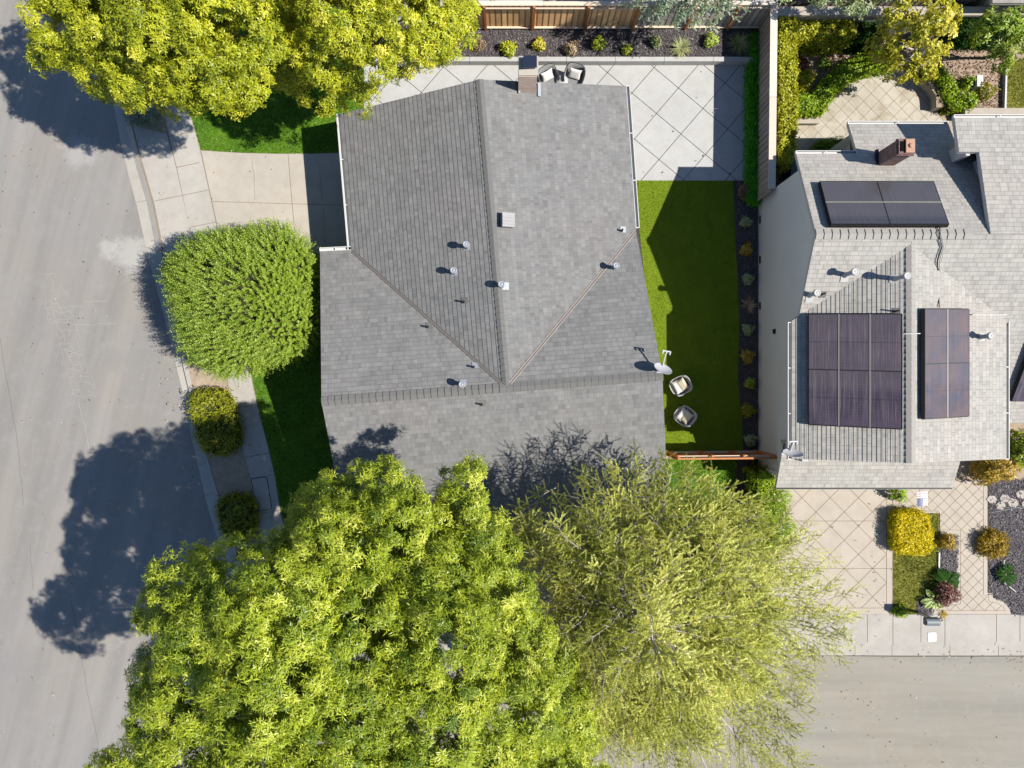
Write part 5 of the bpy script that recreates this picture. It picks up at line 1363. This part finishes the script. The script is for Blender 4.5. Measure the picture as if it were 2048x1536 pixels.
hedge('hedge', xy([(1625, 300), (1640, 282), (1680, 277), (1720, 280), (1720, 312), (1640, 312)], .5), .1, .5, 'low rounded green shrub in shade under the pale roof corner', MAT['lf_hedge'], .06, .03, 500, cat='shrub', tint0=.2)
bush('shrub', 1648, 126, .1, .22, .3, 'small fresh green perennial on the bare garden soil', MAT['lf_shoot'], .1, .06, 60)
bush('shrub', 1610, 90, .1, .26, .4, 'loose yellow green sprig beside the tall hedge', MAT['lf_hedgey'], .12, .07, 60)
bush('shrub', 1603, 128, .1, .26, .3, 'dark red low plant on the bare garden soil', MAT['lf_red'], .12, .03, 90)
bush('shrub', 1608, 160, .1, .36, .55, 'feathery yellow green shrub between the tall hedge and the curved hedge', MAT['lf_hedgey'], .13, .04, 160, tint0=.3)
bush('shrub', 1968, 182, .1, .34, .5, 'sparse green shrub right of the white pillar', MAT['lf_moss'], .1, .05, 110, tint0=.6)
bush('shrub', 1936, 165, .1, .2, .4, 'small green shrub left of the white pillar', MAT['lf_hedge'], .09, .05, 70)
# front garden
hedge('clipped_shrub', xy([(1799, 1028), (1830, 1027), (1856, 1032), (1861, 1060), (1865, 1100), (1846, 1106), (1804, 1103), (1797, 1098), (1796, 1060)], .7), .1, .7, 'big bright yellow clipped cube shrub beside the tan driveway', MAT['lf_lime'], .065, .03, 1100, .1, 'shrub', .04, MAT['core'], None, .5)
bush('shrub', 1895, 1084, .11, .26, .42, 'small ochre shrub at the top of the narrow mulch strip', MAT['lf_ochre'], .09, .03, 170, tint0=.35)
mound('shrub', [(1972, 1078), (1982, 1069), (2000, 1068), (2011, 1076), (2013, 1098), (2006, 1108), (1986, 1112), (1971, 1105), (1968, 1092)], .5, 'round brownish clipped shrub beside the front walk', MAT['lf_ochre'], .075, .035, 700, .35, .1)
bush('shrub', 1988, 930, .11, .68, 1.15, 'large ochre shrub by the porch wall above the stepping stones', MAT['lf_ochre'], .13, .05, 520, 6, tint0=.35)
bush('shrub', 2044, 900, .11, .6, 1.2, 'green shrub at the right frame edge beside the ochre porch shrub', MAT['lf_green'], .13, .06, 380, 6, tint0=.3)
bush('shrub', 1893, 1188, .11, .40, .65, 'dark red barberry shrub at the foot of the narrow mulch strip', MAT['lf_red'], .09, .04, 260, tint0=.6)
def fronds(name, px, py, z0, n, L, label, mat, droop=.4, w=.03):
    c = P(px, py, z0); t = thing(name, tuple(c), label, 'plant', None); lv = Leaves(); mb = MB()
    mb.tube([c, c+Vector((0, 0, .18))], [.06, .05], 7); mb.build('stem', MAT['bark'], t)
    for i in range(n):
        a = 2*math.pi*i/n + random.uniform(-.2, .2); d = np.array([math.cos(a), math.sin(a), 0]); k = 30
        f = np.linspace(.1, 1, k)[:, None]; ln = L*random.uniform(.75, 1.1)
        base = np.array([c.x, c.y, z0+.18]) + d*f*ln + np.array([0, 0, 1])*(f*.35 - f**2*droop)*ln
        for s in (-1, 1):
            sd = np.array([-d[1], d[0], 0])*s
            lv.add(base, sd*.9 + d*.55 + np.array([0, 0, .12]), np.array([0, 0, 1.0])+np.zeros((k, 3)), L*.28*np.sin(np.linspace(.35, 3.0, k)), w, .5 + rng.normal(0, .15, k), .1)
    lv.build('fronds', mat, t); return t
fronds('palm_plant', 1886, 1160, .11, 11, .55, 'dark green palm like plant above the red barberry', MAT['lf_dark'])
fronds('palm_plant', 2005, 1147, .11, 9, .42, 'dark sago palm on the grey mulch beside the white pipe', MAT['lf_dark'])
fronds('palm_plant', 1862, 1196, .11, 8, .45, 'green strappy plant at the corner of the front lawn', MAT['lf_hedge'])
tuft('weed', 1890, 1231, .125, .2, 60, 'little ochre weed growing from the sidewalk joint', MAT['lf_ochre'], 'weed', None, .02, (30, 80), .5)
bush('shrub', 1800, 1222, .1, .26, .25, 'green tuft at the lawn corner beside the mailbox', MAT['lf_hedge'], .09, .03, 90)
# shrubs beside the neighbour's garage
hedge('hedge', xy([(1516, 940), (1548, 952), (1550, 985), (1558, 1060), (1548, 1100), (1518, 1100)], 1.1), .1, 1.1, 'green hedge beside the tan driveway at the end of the grey wall', MAT['lf_hedge'], .10, .035, 380, .2, 'hedge', .15, MAT['core'], None, .55)
for px, py, lab in ((1545, 1005, 'upper feathery yellow green bush leaning over the tan driveway'), (1552, 1060, 'lower feathery yellow green bush leaning over the tan driveway')):
    bush('shrub', px, py, .1, .55, 1.3, lab, MAT['lf_shoot'], .16, .03, 420, 6, tint0=.55, spread=(15, 60))
mb = MB(); 
bush('shrub', 1795, 985, .1, .3, .7, 'small leafy shrub under the garage eave beside the flag', MAT['lf_hedge'], .09, .05, 110)

# ================================================================== TREES
# round dome tree of upright shoots beside the driveway
def shoot_tree(name, lobes, base, label, mat, n_m2, length, k, L, W, up=1.1, tint0=.5, zmin=-.75):
    t = thing(name, base, label, 'tree')
    mb = MB(); limbs(mb, base, lobes, .12, .5); mb.build('trunk', MAT['bark'], t)
    c, o = clumps(lobes, n_m2, zmin, .8)
    n = len(c); d = unit(o*.75 + np.array([-.12, .06, up]) + rng.normal(0, .2, (n, 3)))
    low = o[:, 2] < -.1; d[low] = unit(o[low] + np.array([0, 0, .25]) + rng.normal(0, .2, (low.sum(), 3)))
    lv = Leaves(); Ls = length*rng.uniform(.6, 1.25, n)
    lv.brushes(c - d*.15, d, Ls, k, L, W, np.clip(tint0 + rng.normal(0, .14, n), 0, 1), .75, .35)
    lv.build('crown', mat, t)
    mb = MB()
    for l in lobes: mb.lathe((l[0], l[1], l[2]-l[5]*.8), [(l[3]*.75*math.sin(a), l[5]*.8*(1-math.cos(a))) for a in [math.pi*(q+.5)/10 for q in range(10)]], 18)
    mb.build('inner_twigs', MAT['core'], t)
    return t
shoot_tree('dome_tree', [lobe(485, 592, 2.5, 2.05, 1.75), lobe(440, 565, 2.2, 1.55, 1.4), lobe(545, 535, 2.4, 1.35, 1.35), lobe(465, 655, 2.2, 1.6, 1.4), lobe(545, 640, 2.3, 1.4, 1.45)], tuple(P(500, 610, .1)), 'round dome shaped tree with dense upright green shoots by the driveway', MAT['lf_shoot'], 80, .5, 20, .085, .032)

# two broad street trees at the bottom left
LT1 = [lobe(*a) for a in ((690, 1010, 7.0, .7), (745, 1040, 7.4, .9), (640, 1100, 7.4, .8), (850, 1040, 7.2, .6), (880, 1060, 7.0, .5), (715, 1000, 7.6, 1.05, 0.8), (780, 985, 7.8, 0.75), (650, 1045, 7.6, 0.9), (790, 1080, 8.6, 1.15, 0.9), (690, 1120, 9.2, 1.2), (610, 1080, 7.8, 0.75), (480, 1160, 9.6, 0.95, 0.81), (380, 1180, 9.0, 0.85), (560, 1220, 11.0, 1.17, 0.9), (425, 1270, 10.0, 1.08, 0.9), (330, 1215, 9.0, 0.54),
       (690, 1270, 10.2, 1.4, 1.1), (540, 1370, 11.0, 1.26, 0.99), (400, 1380, 10.0, 1.03), (330, 1420, 9.4, 0.68), (680, 1430, 10.4, 1.4, 1.1), (800, 1200, 9.0, 1.1), (530, 1510, 10.6, 1.17), (380, 1500, 9.8, 0.9), (280, 1520, 9.0, 0.68), (230, 1570, 8.6, 0.72), (680, 1570, 9.6, 1.4), (480, 1640, 10.6, 1.26), (320, 1640, 9.4, 1.08), (620, 1730, 8.4, 1.5), (310, 1340, 6.2, 0.5), (600, 1160, 7.6, 0.9), (480, 1290, 10.0, 0.9), (610, 1310, 8.6, 1.1), (780, 1330, 9.0, 1.1), (600, 1450, 8.8, 1.1), (470, 1450, 10.0, 0.9), (770, 1510, 8.6, 1.1), (860, 1110, 7.6, 0.8), (730, 1180, 8.2, 0.9), (500, 1230, 9.2, 0.72))]
broadleaf('street_tree', tuple(P(570, 1340, .1)), LT1, 'largest bright green street tree filling the lower left, its shadow on the street', MAT['lf_green'], MAT['bark'], .112, .025, 9, 4.6, 24, (.18, .4), .2, tint0=.38)
LT2 = [lobe(*a) for a in ((930, 968, 7.4, .55, .6), (925, 1030, 7.8, .65), (965, 1090, 8.0, .75), (1000, 1120, 7.6, .6), (880, 1180, 9.2, .95), (975, 1190, 8.8, 1.0, .8), (1010, 1290, 8.6, 1.05, .9), (890, 1310, 10.2, 1.3, 1.0), (1070, 1330, 7.6, .95), (1000, 1420, 9.4, 1.3), (860, 1440, 10.2, 1.3), (1110, 1440, 7.8, 1.05), (930, 1540, 9.8, 1.4), (1060, 1560, 8.8, 1.3), (1150, 1530, 7.4, .9), (820, 1580, 9.2, 1.2), (980, 1690, 8.2, 1.5))]
broadleaf('street_tree', tuple(P(955, 1330, .1)), LT2, 'green street tree between the largest tree and the pale feathery conifer', MAT['lf_green'], MAT['bark'], .112, .025, 9, 4.6, 24, (.18, .38), .18, tint0=.38)
# yellow green trees along the top left
LT3 = [lobe(*a) for a in ((150, 60, 6.8, 1.0), (110, 110, 6.2, .5), (240, 40, 7.8, 1.2, .9), (215, 125, 6.6, .85), (290, 140, 7.0, 1.0, .8), (330, 60, 8.2, 1.2), (395, 130, 7.4, 1.1, .9), (440, 50, 8.4, 1.1), (470, 140, 7.0, .95), (350, 180, 6.0, .55), (250, 165, 5.8, .6), (420, 185, 5.8, .5), (500, 80, 7.6, .8), (310, -60, 8.0, 1.5), (160, -40, 7.0, 1.3), (440, -50, 8.0, 1.3), (300, -170, 7.0, 1.5))]
broadleaf('street_tree', tuple(P(330, 120, .1)), LT3, 'yellow green street tree in the top left corner, overhanging the street', MAT['lf_yellow'], MAT['bark'], .098, .03, 8, 4.8, 24, (.18, .38), .18, tint0=.38)
LT4 = [lobe(*a) for a in ((600, 70, 4.8, .85), (575, 140, 4.2, .55), (650, 110, 6.6, .75), (690, 40, 7.4, 1.0), (760, 90, 7.0, .95), (830, 40, 7.4, 1.0, .8), (890, 55, 6.8, .75), (850, 95, 6.4, .6), (700, 150, 6.0, .6), (715, 195, 4.6, .42), (640, 180, 5.4, .5), (800, 130, 5.8, .38), (905, 20, 6.6, .65), (560, 20, 5.0, .9), (700, -60, 7.4, 1.4), (840, -50, 7.2, 1.2), (600, -80, 7.0, 1.2))]
broadleaf('yard_tree', tuple(P(735, 120, .1)), LT4, 'golden green tree overhanging the left end of the raised bed and roof corner', MAT['lf_yellow'], MAT['bark'], .098, .03, 8, 4.8, 24, (.18, .36), .16, tint0=.46)
# neighbour's golden tree and orchard tree
LT5 = [lobe(*a) for a in ((1850, 30, 3.1, .62), (1800, 40, 2.9, .5), (1815, 90, 3.1, .66), (1860, 80, 3.5, .62), (1765, 100, 2.5, .42), (1800, 130, 2.7, .5), (1850, 125, 2.9, .48), (1885, 45, 2.9, .45), (1820, 10, 2.9, .55), (1835, 150, 2.1, .28))]
broadleaf('garden_tree', tuple(P(1850, 105, .1)), LT5, 'golden leaved garden tree at the top of the stone patio', MAT['lf_gold'], MAT['palebark'], .11, .06, 5, 4.2, 10, (.16, .3), .09)
LT6 = [lobe(*a) for a in ((1995, 60, 2.8, .55), (2030, 90, 2.8, .5), (1975, 85, 2.6, .42), (2010, 115, 2.4, .36), (2035, 50, 2.8, .45), (1965, 55, 2.4, .32), (2060, 70, 2.6, .4))]
broadleaf('garden_tree', tuple(P(2000, 112, .1)), LT6, 'fresh green orchard tree at the top right beside the dry lawn', MAT['lf_shoot'], MAT['bark'], .12, .045, 6, 4.2, 13, (.15, .3), .06, tint0=.45)

# pale feathery conifer: whorls of limbs, side branches and bottle-brush shoots
def conifer(name, base, top, limbs_px, label, mat, bark, seed, shoot=.42, sub=7, density=1.0, plumes=()):
    t = thing(name, tuple(base), label, 'tree'); rd = random.Random(seed)
    base = Vector(base); top = Vector(top)
    mb = MB(); mb.tube([base, base.lerp(top, .3), base.lerp(top, .65), top], [.2, .15, .09, .02], 9)
    B = []; D = []; Ln = []; T = []
    def grow(s, e, thick, u0):
        L = (e-s).length
        m1 = s.lerp(e, .35) + Vector((rd.uniform(-.15, .15), rd.uniform(-.15, .15), .22))*min(1, L*.4); m2 = s.lerp(e, .7) + Vector((rd.uniform(-.12, .12), rd.uniform(-.12, .12), .25))*min(1, L*.4)
        pts = [s, m1, m2, e]
        mb.tube(pts, [(.012+.007*L)*thick, (.010+.005*L)*thick, (.008+.003*L)*thick, .005], 5)
        main = (e-s).normalized(); tt = rd.uniform(.15, .85)
        def at(u):
            k = min(2, int(u*3)); return pts[k].lerp(pts[k+1], u*3-k)
        n1 = max(7, int(L*6.3*density))
        for i in range(n1):
            u = u0 + (1-u0)*(i+rd.random())/n1; p = at(min(.999, u)); sg = 1 if i % 2 else -1
            side = main.cross(Vector((0, 0, 1))).normalized()*sg
            d = (main*.75 + side*rd.uniform(.5, 1.0) + Vector((0, 0, rd.uniform(-.05, .6)))).normalized()
            l2 = min(.75, max(.28, .26*L*(1.1-u*.55)))*rd.uniform(.7, 1.25); q = p + d*l2 + Vector((0, 0, .04))
            mb.tube([p, q], [.010, .004], 4, cap=False)
            n2 = max(3, int(l2*8.5*density))
            for j in range(n2):
                w = .15 + .85*(j+.5)/n2; sg2 = 1 if j % 2 else -1
                s2 = d.cross(Vector((0, 0, 1))).normalized()*sg2
                dd = (d*.8 + s2*rd.uniform(.35, .9) + Vector((0, 0, rd.uniform(0, .7)))).normalized()
                B.append(p.lerp(q, w)); D.append(dd); Ln.append(shoot*rd.uniform(.5, 1.15)*(1.1-.35*w)); T.append(tt + rd.uniform(-.22, .22))
            B.append(q - d*.1); D.append(d); Ln.append(shoot*1.1); T.append(tt+.1)
    for e in limbs_px:
        e = Vector(e); h = e.z; f = min(.96, max(.12, (h - base.z + rd.uniform(-.2, .5))/(top.z-base.z)*.92))
        s = base.lerp(top, f)
        s.z = min(s.z, h-.1) if e.z > s.z else s.z
        grow(s, e, 1.0, .10)
    for s, e in plumes: grow(Vector(s), Vector(e), .7, .05)
    mb.build('trunk', bark, t)
    lv = Leaves(); lv.brushes(np.array([tuple(b) for b in B]), np.array([tuple(d) for d in D]), np.array(Ln), 34, .044, .03, np.array(T), 1.0, .15); print(name, 'shoots', len(B))
    lv.build('crown', mat, t)
    return t
rd = random.Random(21); ends = []
edge = [(1040, 1050, 5.2), (1100, 1020, 5.6), (1150, 985, 5.8), (1195, 960, 6.0), (1250, 940, 6.0), (1300, 925, 6.0), (1345, 935, 6.0), (1390, 955, 5.8), (1430, 975, 5.6), (1470, 1000, 5.4), (1510, 1030, 5.2), (1560, 1060, 4.8), (1585, 1110, 4.8), (1620, 1090, 4.6), (1600, 1170, 4.8),
        (1660, 1200, 4.6), (1685, 1250, 4.6), (1650, 1278, 4.6), (1605, 1330, 4.6), (1585, 1360, 4.8), (1575, 1420, 4.8), (1570, 1470, 4.8), (1570, 1530, 4.8), (1540, 1580, 5.0), (1100, 1150, 5.6), (1120, 1250, 5.4), (1150, 1350, 5.2), (1180, 1450, 5.0), (1210, 1550, 5.0), (1120, 1100, 5.6), (1080, 1080, 5.2), (1450, 1620, 5.0), (1350, 1640, 5.0)]
for a in edge: ends.append(P(*a))
tp = P(1318, 1305, 9.6)
for i in range(44):
    a = 2*math.pi*(i*.618); h = 5.2 + 4.2*((i % 17)/17); r = max(.7, (1-(h-4.6)/5.4)*3.7*rd.uniform(.72, 1.02))
    ends.append(Vector((tp.x + r*math.cos(a), tp.y + r*math.sin(a)*1.02, h + rd.uniform(-.3, .3))))
for i in range(30):
    a = 2*math.pi*(i*.618+.3); r = 4.0*rd.uniform(.45, 1.0); ends.append(Vector((tp.x + r*math.cos(a), tp.y - .3 + r*math.sin(a)*1.05, 5.9 - .25*r + rd.uniform(-.5, .3))))
plumes = []
for i in range(440):                       # upswept side plumes all through the crown, pointing their own ways
    a = rd.uniform(0, 6.28); r = 4.25*math.sqrt(rd.random()); a2 = a + rd.gauss(0, 1.0)
    if i > 250: a = rd.gauss(-.75, 1.1); a2 = a + rd.gauss(0, 1.1); r = rd.uniform(1.6, 4.3)
    z = 4.7 + 4.2*(1 - (r/4.4)**1.15) + rd.uniform(-.7, .15) - (rd.uniform(.3, 1.4) if i > 330 else 0)
    s_ = Vector((tp.x + r*math.cos(a), tp.y + r*math.sin(a), z)); ln = rd.uniform(.7, 1.35)
    s_ -= Vector((math.cos(a), math.sin(a), 0))*.4
    e_ = s_ + Vector((math.cos(a2), math.sin(a2), .4))*ln; py_ = 768 - e_.y*F/(H-e_.z); px_ = 1024 + e_.x*F/(H-e_.z)
    if py_ < 955 + abs(px_-1290)*.22: continue
    plumes.append((s_, s_ + Vector((math.cos(a2), math.sin(a2), rd.uniform(.15, .8)))*ln))
conifer('conifer', (tp.x, tp.y, .1), tp, ends, 'pale olive feathery conifer in front of the house, beside the tan driveway', MAT['lf_olive'], MAT['palebark'], 4, plumes=plumes)
# blue green conifer whose boughs hang over the weathered fence
e2 = [P(*a) for a in ((1278, 22, 2.9), (1300, 14, 3.2), (1335, 38, 3.0), (1350, 20, 3.3), (1370, 46, 2.9), (1392, 26, 3.2), (1405, 48, 2.9), (1425, 16, 3.3), (1447, 28, 3.1), (1465, 8, 3.3), (1325, 2, 3.6), (1410, 0, 3.7), (1380, -30, 4.2), (1300, -30, 3.8), (1450, -30, 3.8), (1340, -80, 4.4), (1430, -80, 4.2), (1290, -100, 3.6), (1480, -60, 3.6))]
tp2 = P(1365, -45, .1); tp2.z = 5.4
conifer('conifer', (tp2.x, tp2.y, .1), tp2, e2, 'blue green conifer hanging over the weathered fence at the top edge', MAT['lf_blue'], MAT['palebark'], 9, .26, 7, 1.2)
# leafy crown beyond the cream wall at the top
LT7 = [lobe(*a) for a in ((1690, 5, 3.0, .4), (1730, 8, 3.0, .45), (1770, 12, 3.0, .4), (1650, -20, 3.0, .5), (1720, -40, 3.4, .7), (1560, -6, 2.6, .3))]
broadleaf('garden_tree', tuple(P(1715, -15, .1)), LT7, 'pale leaved tree leaning over the cream wall at the top edge', MAT['lf_pale'], MAT['bark'], .11, .05, 5, 3.4, 12, (.16, .3), .07, tint0=.35)
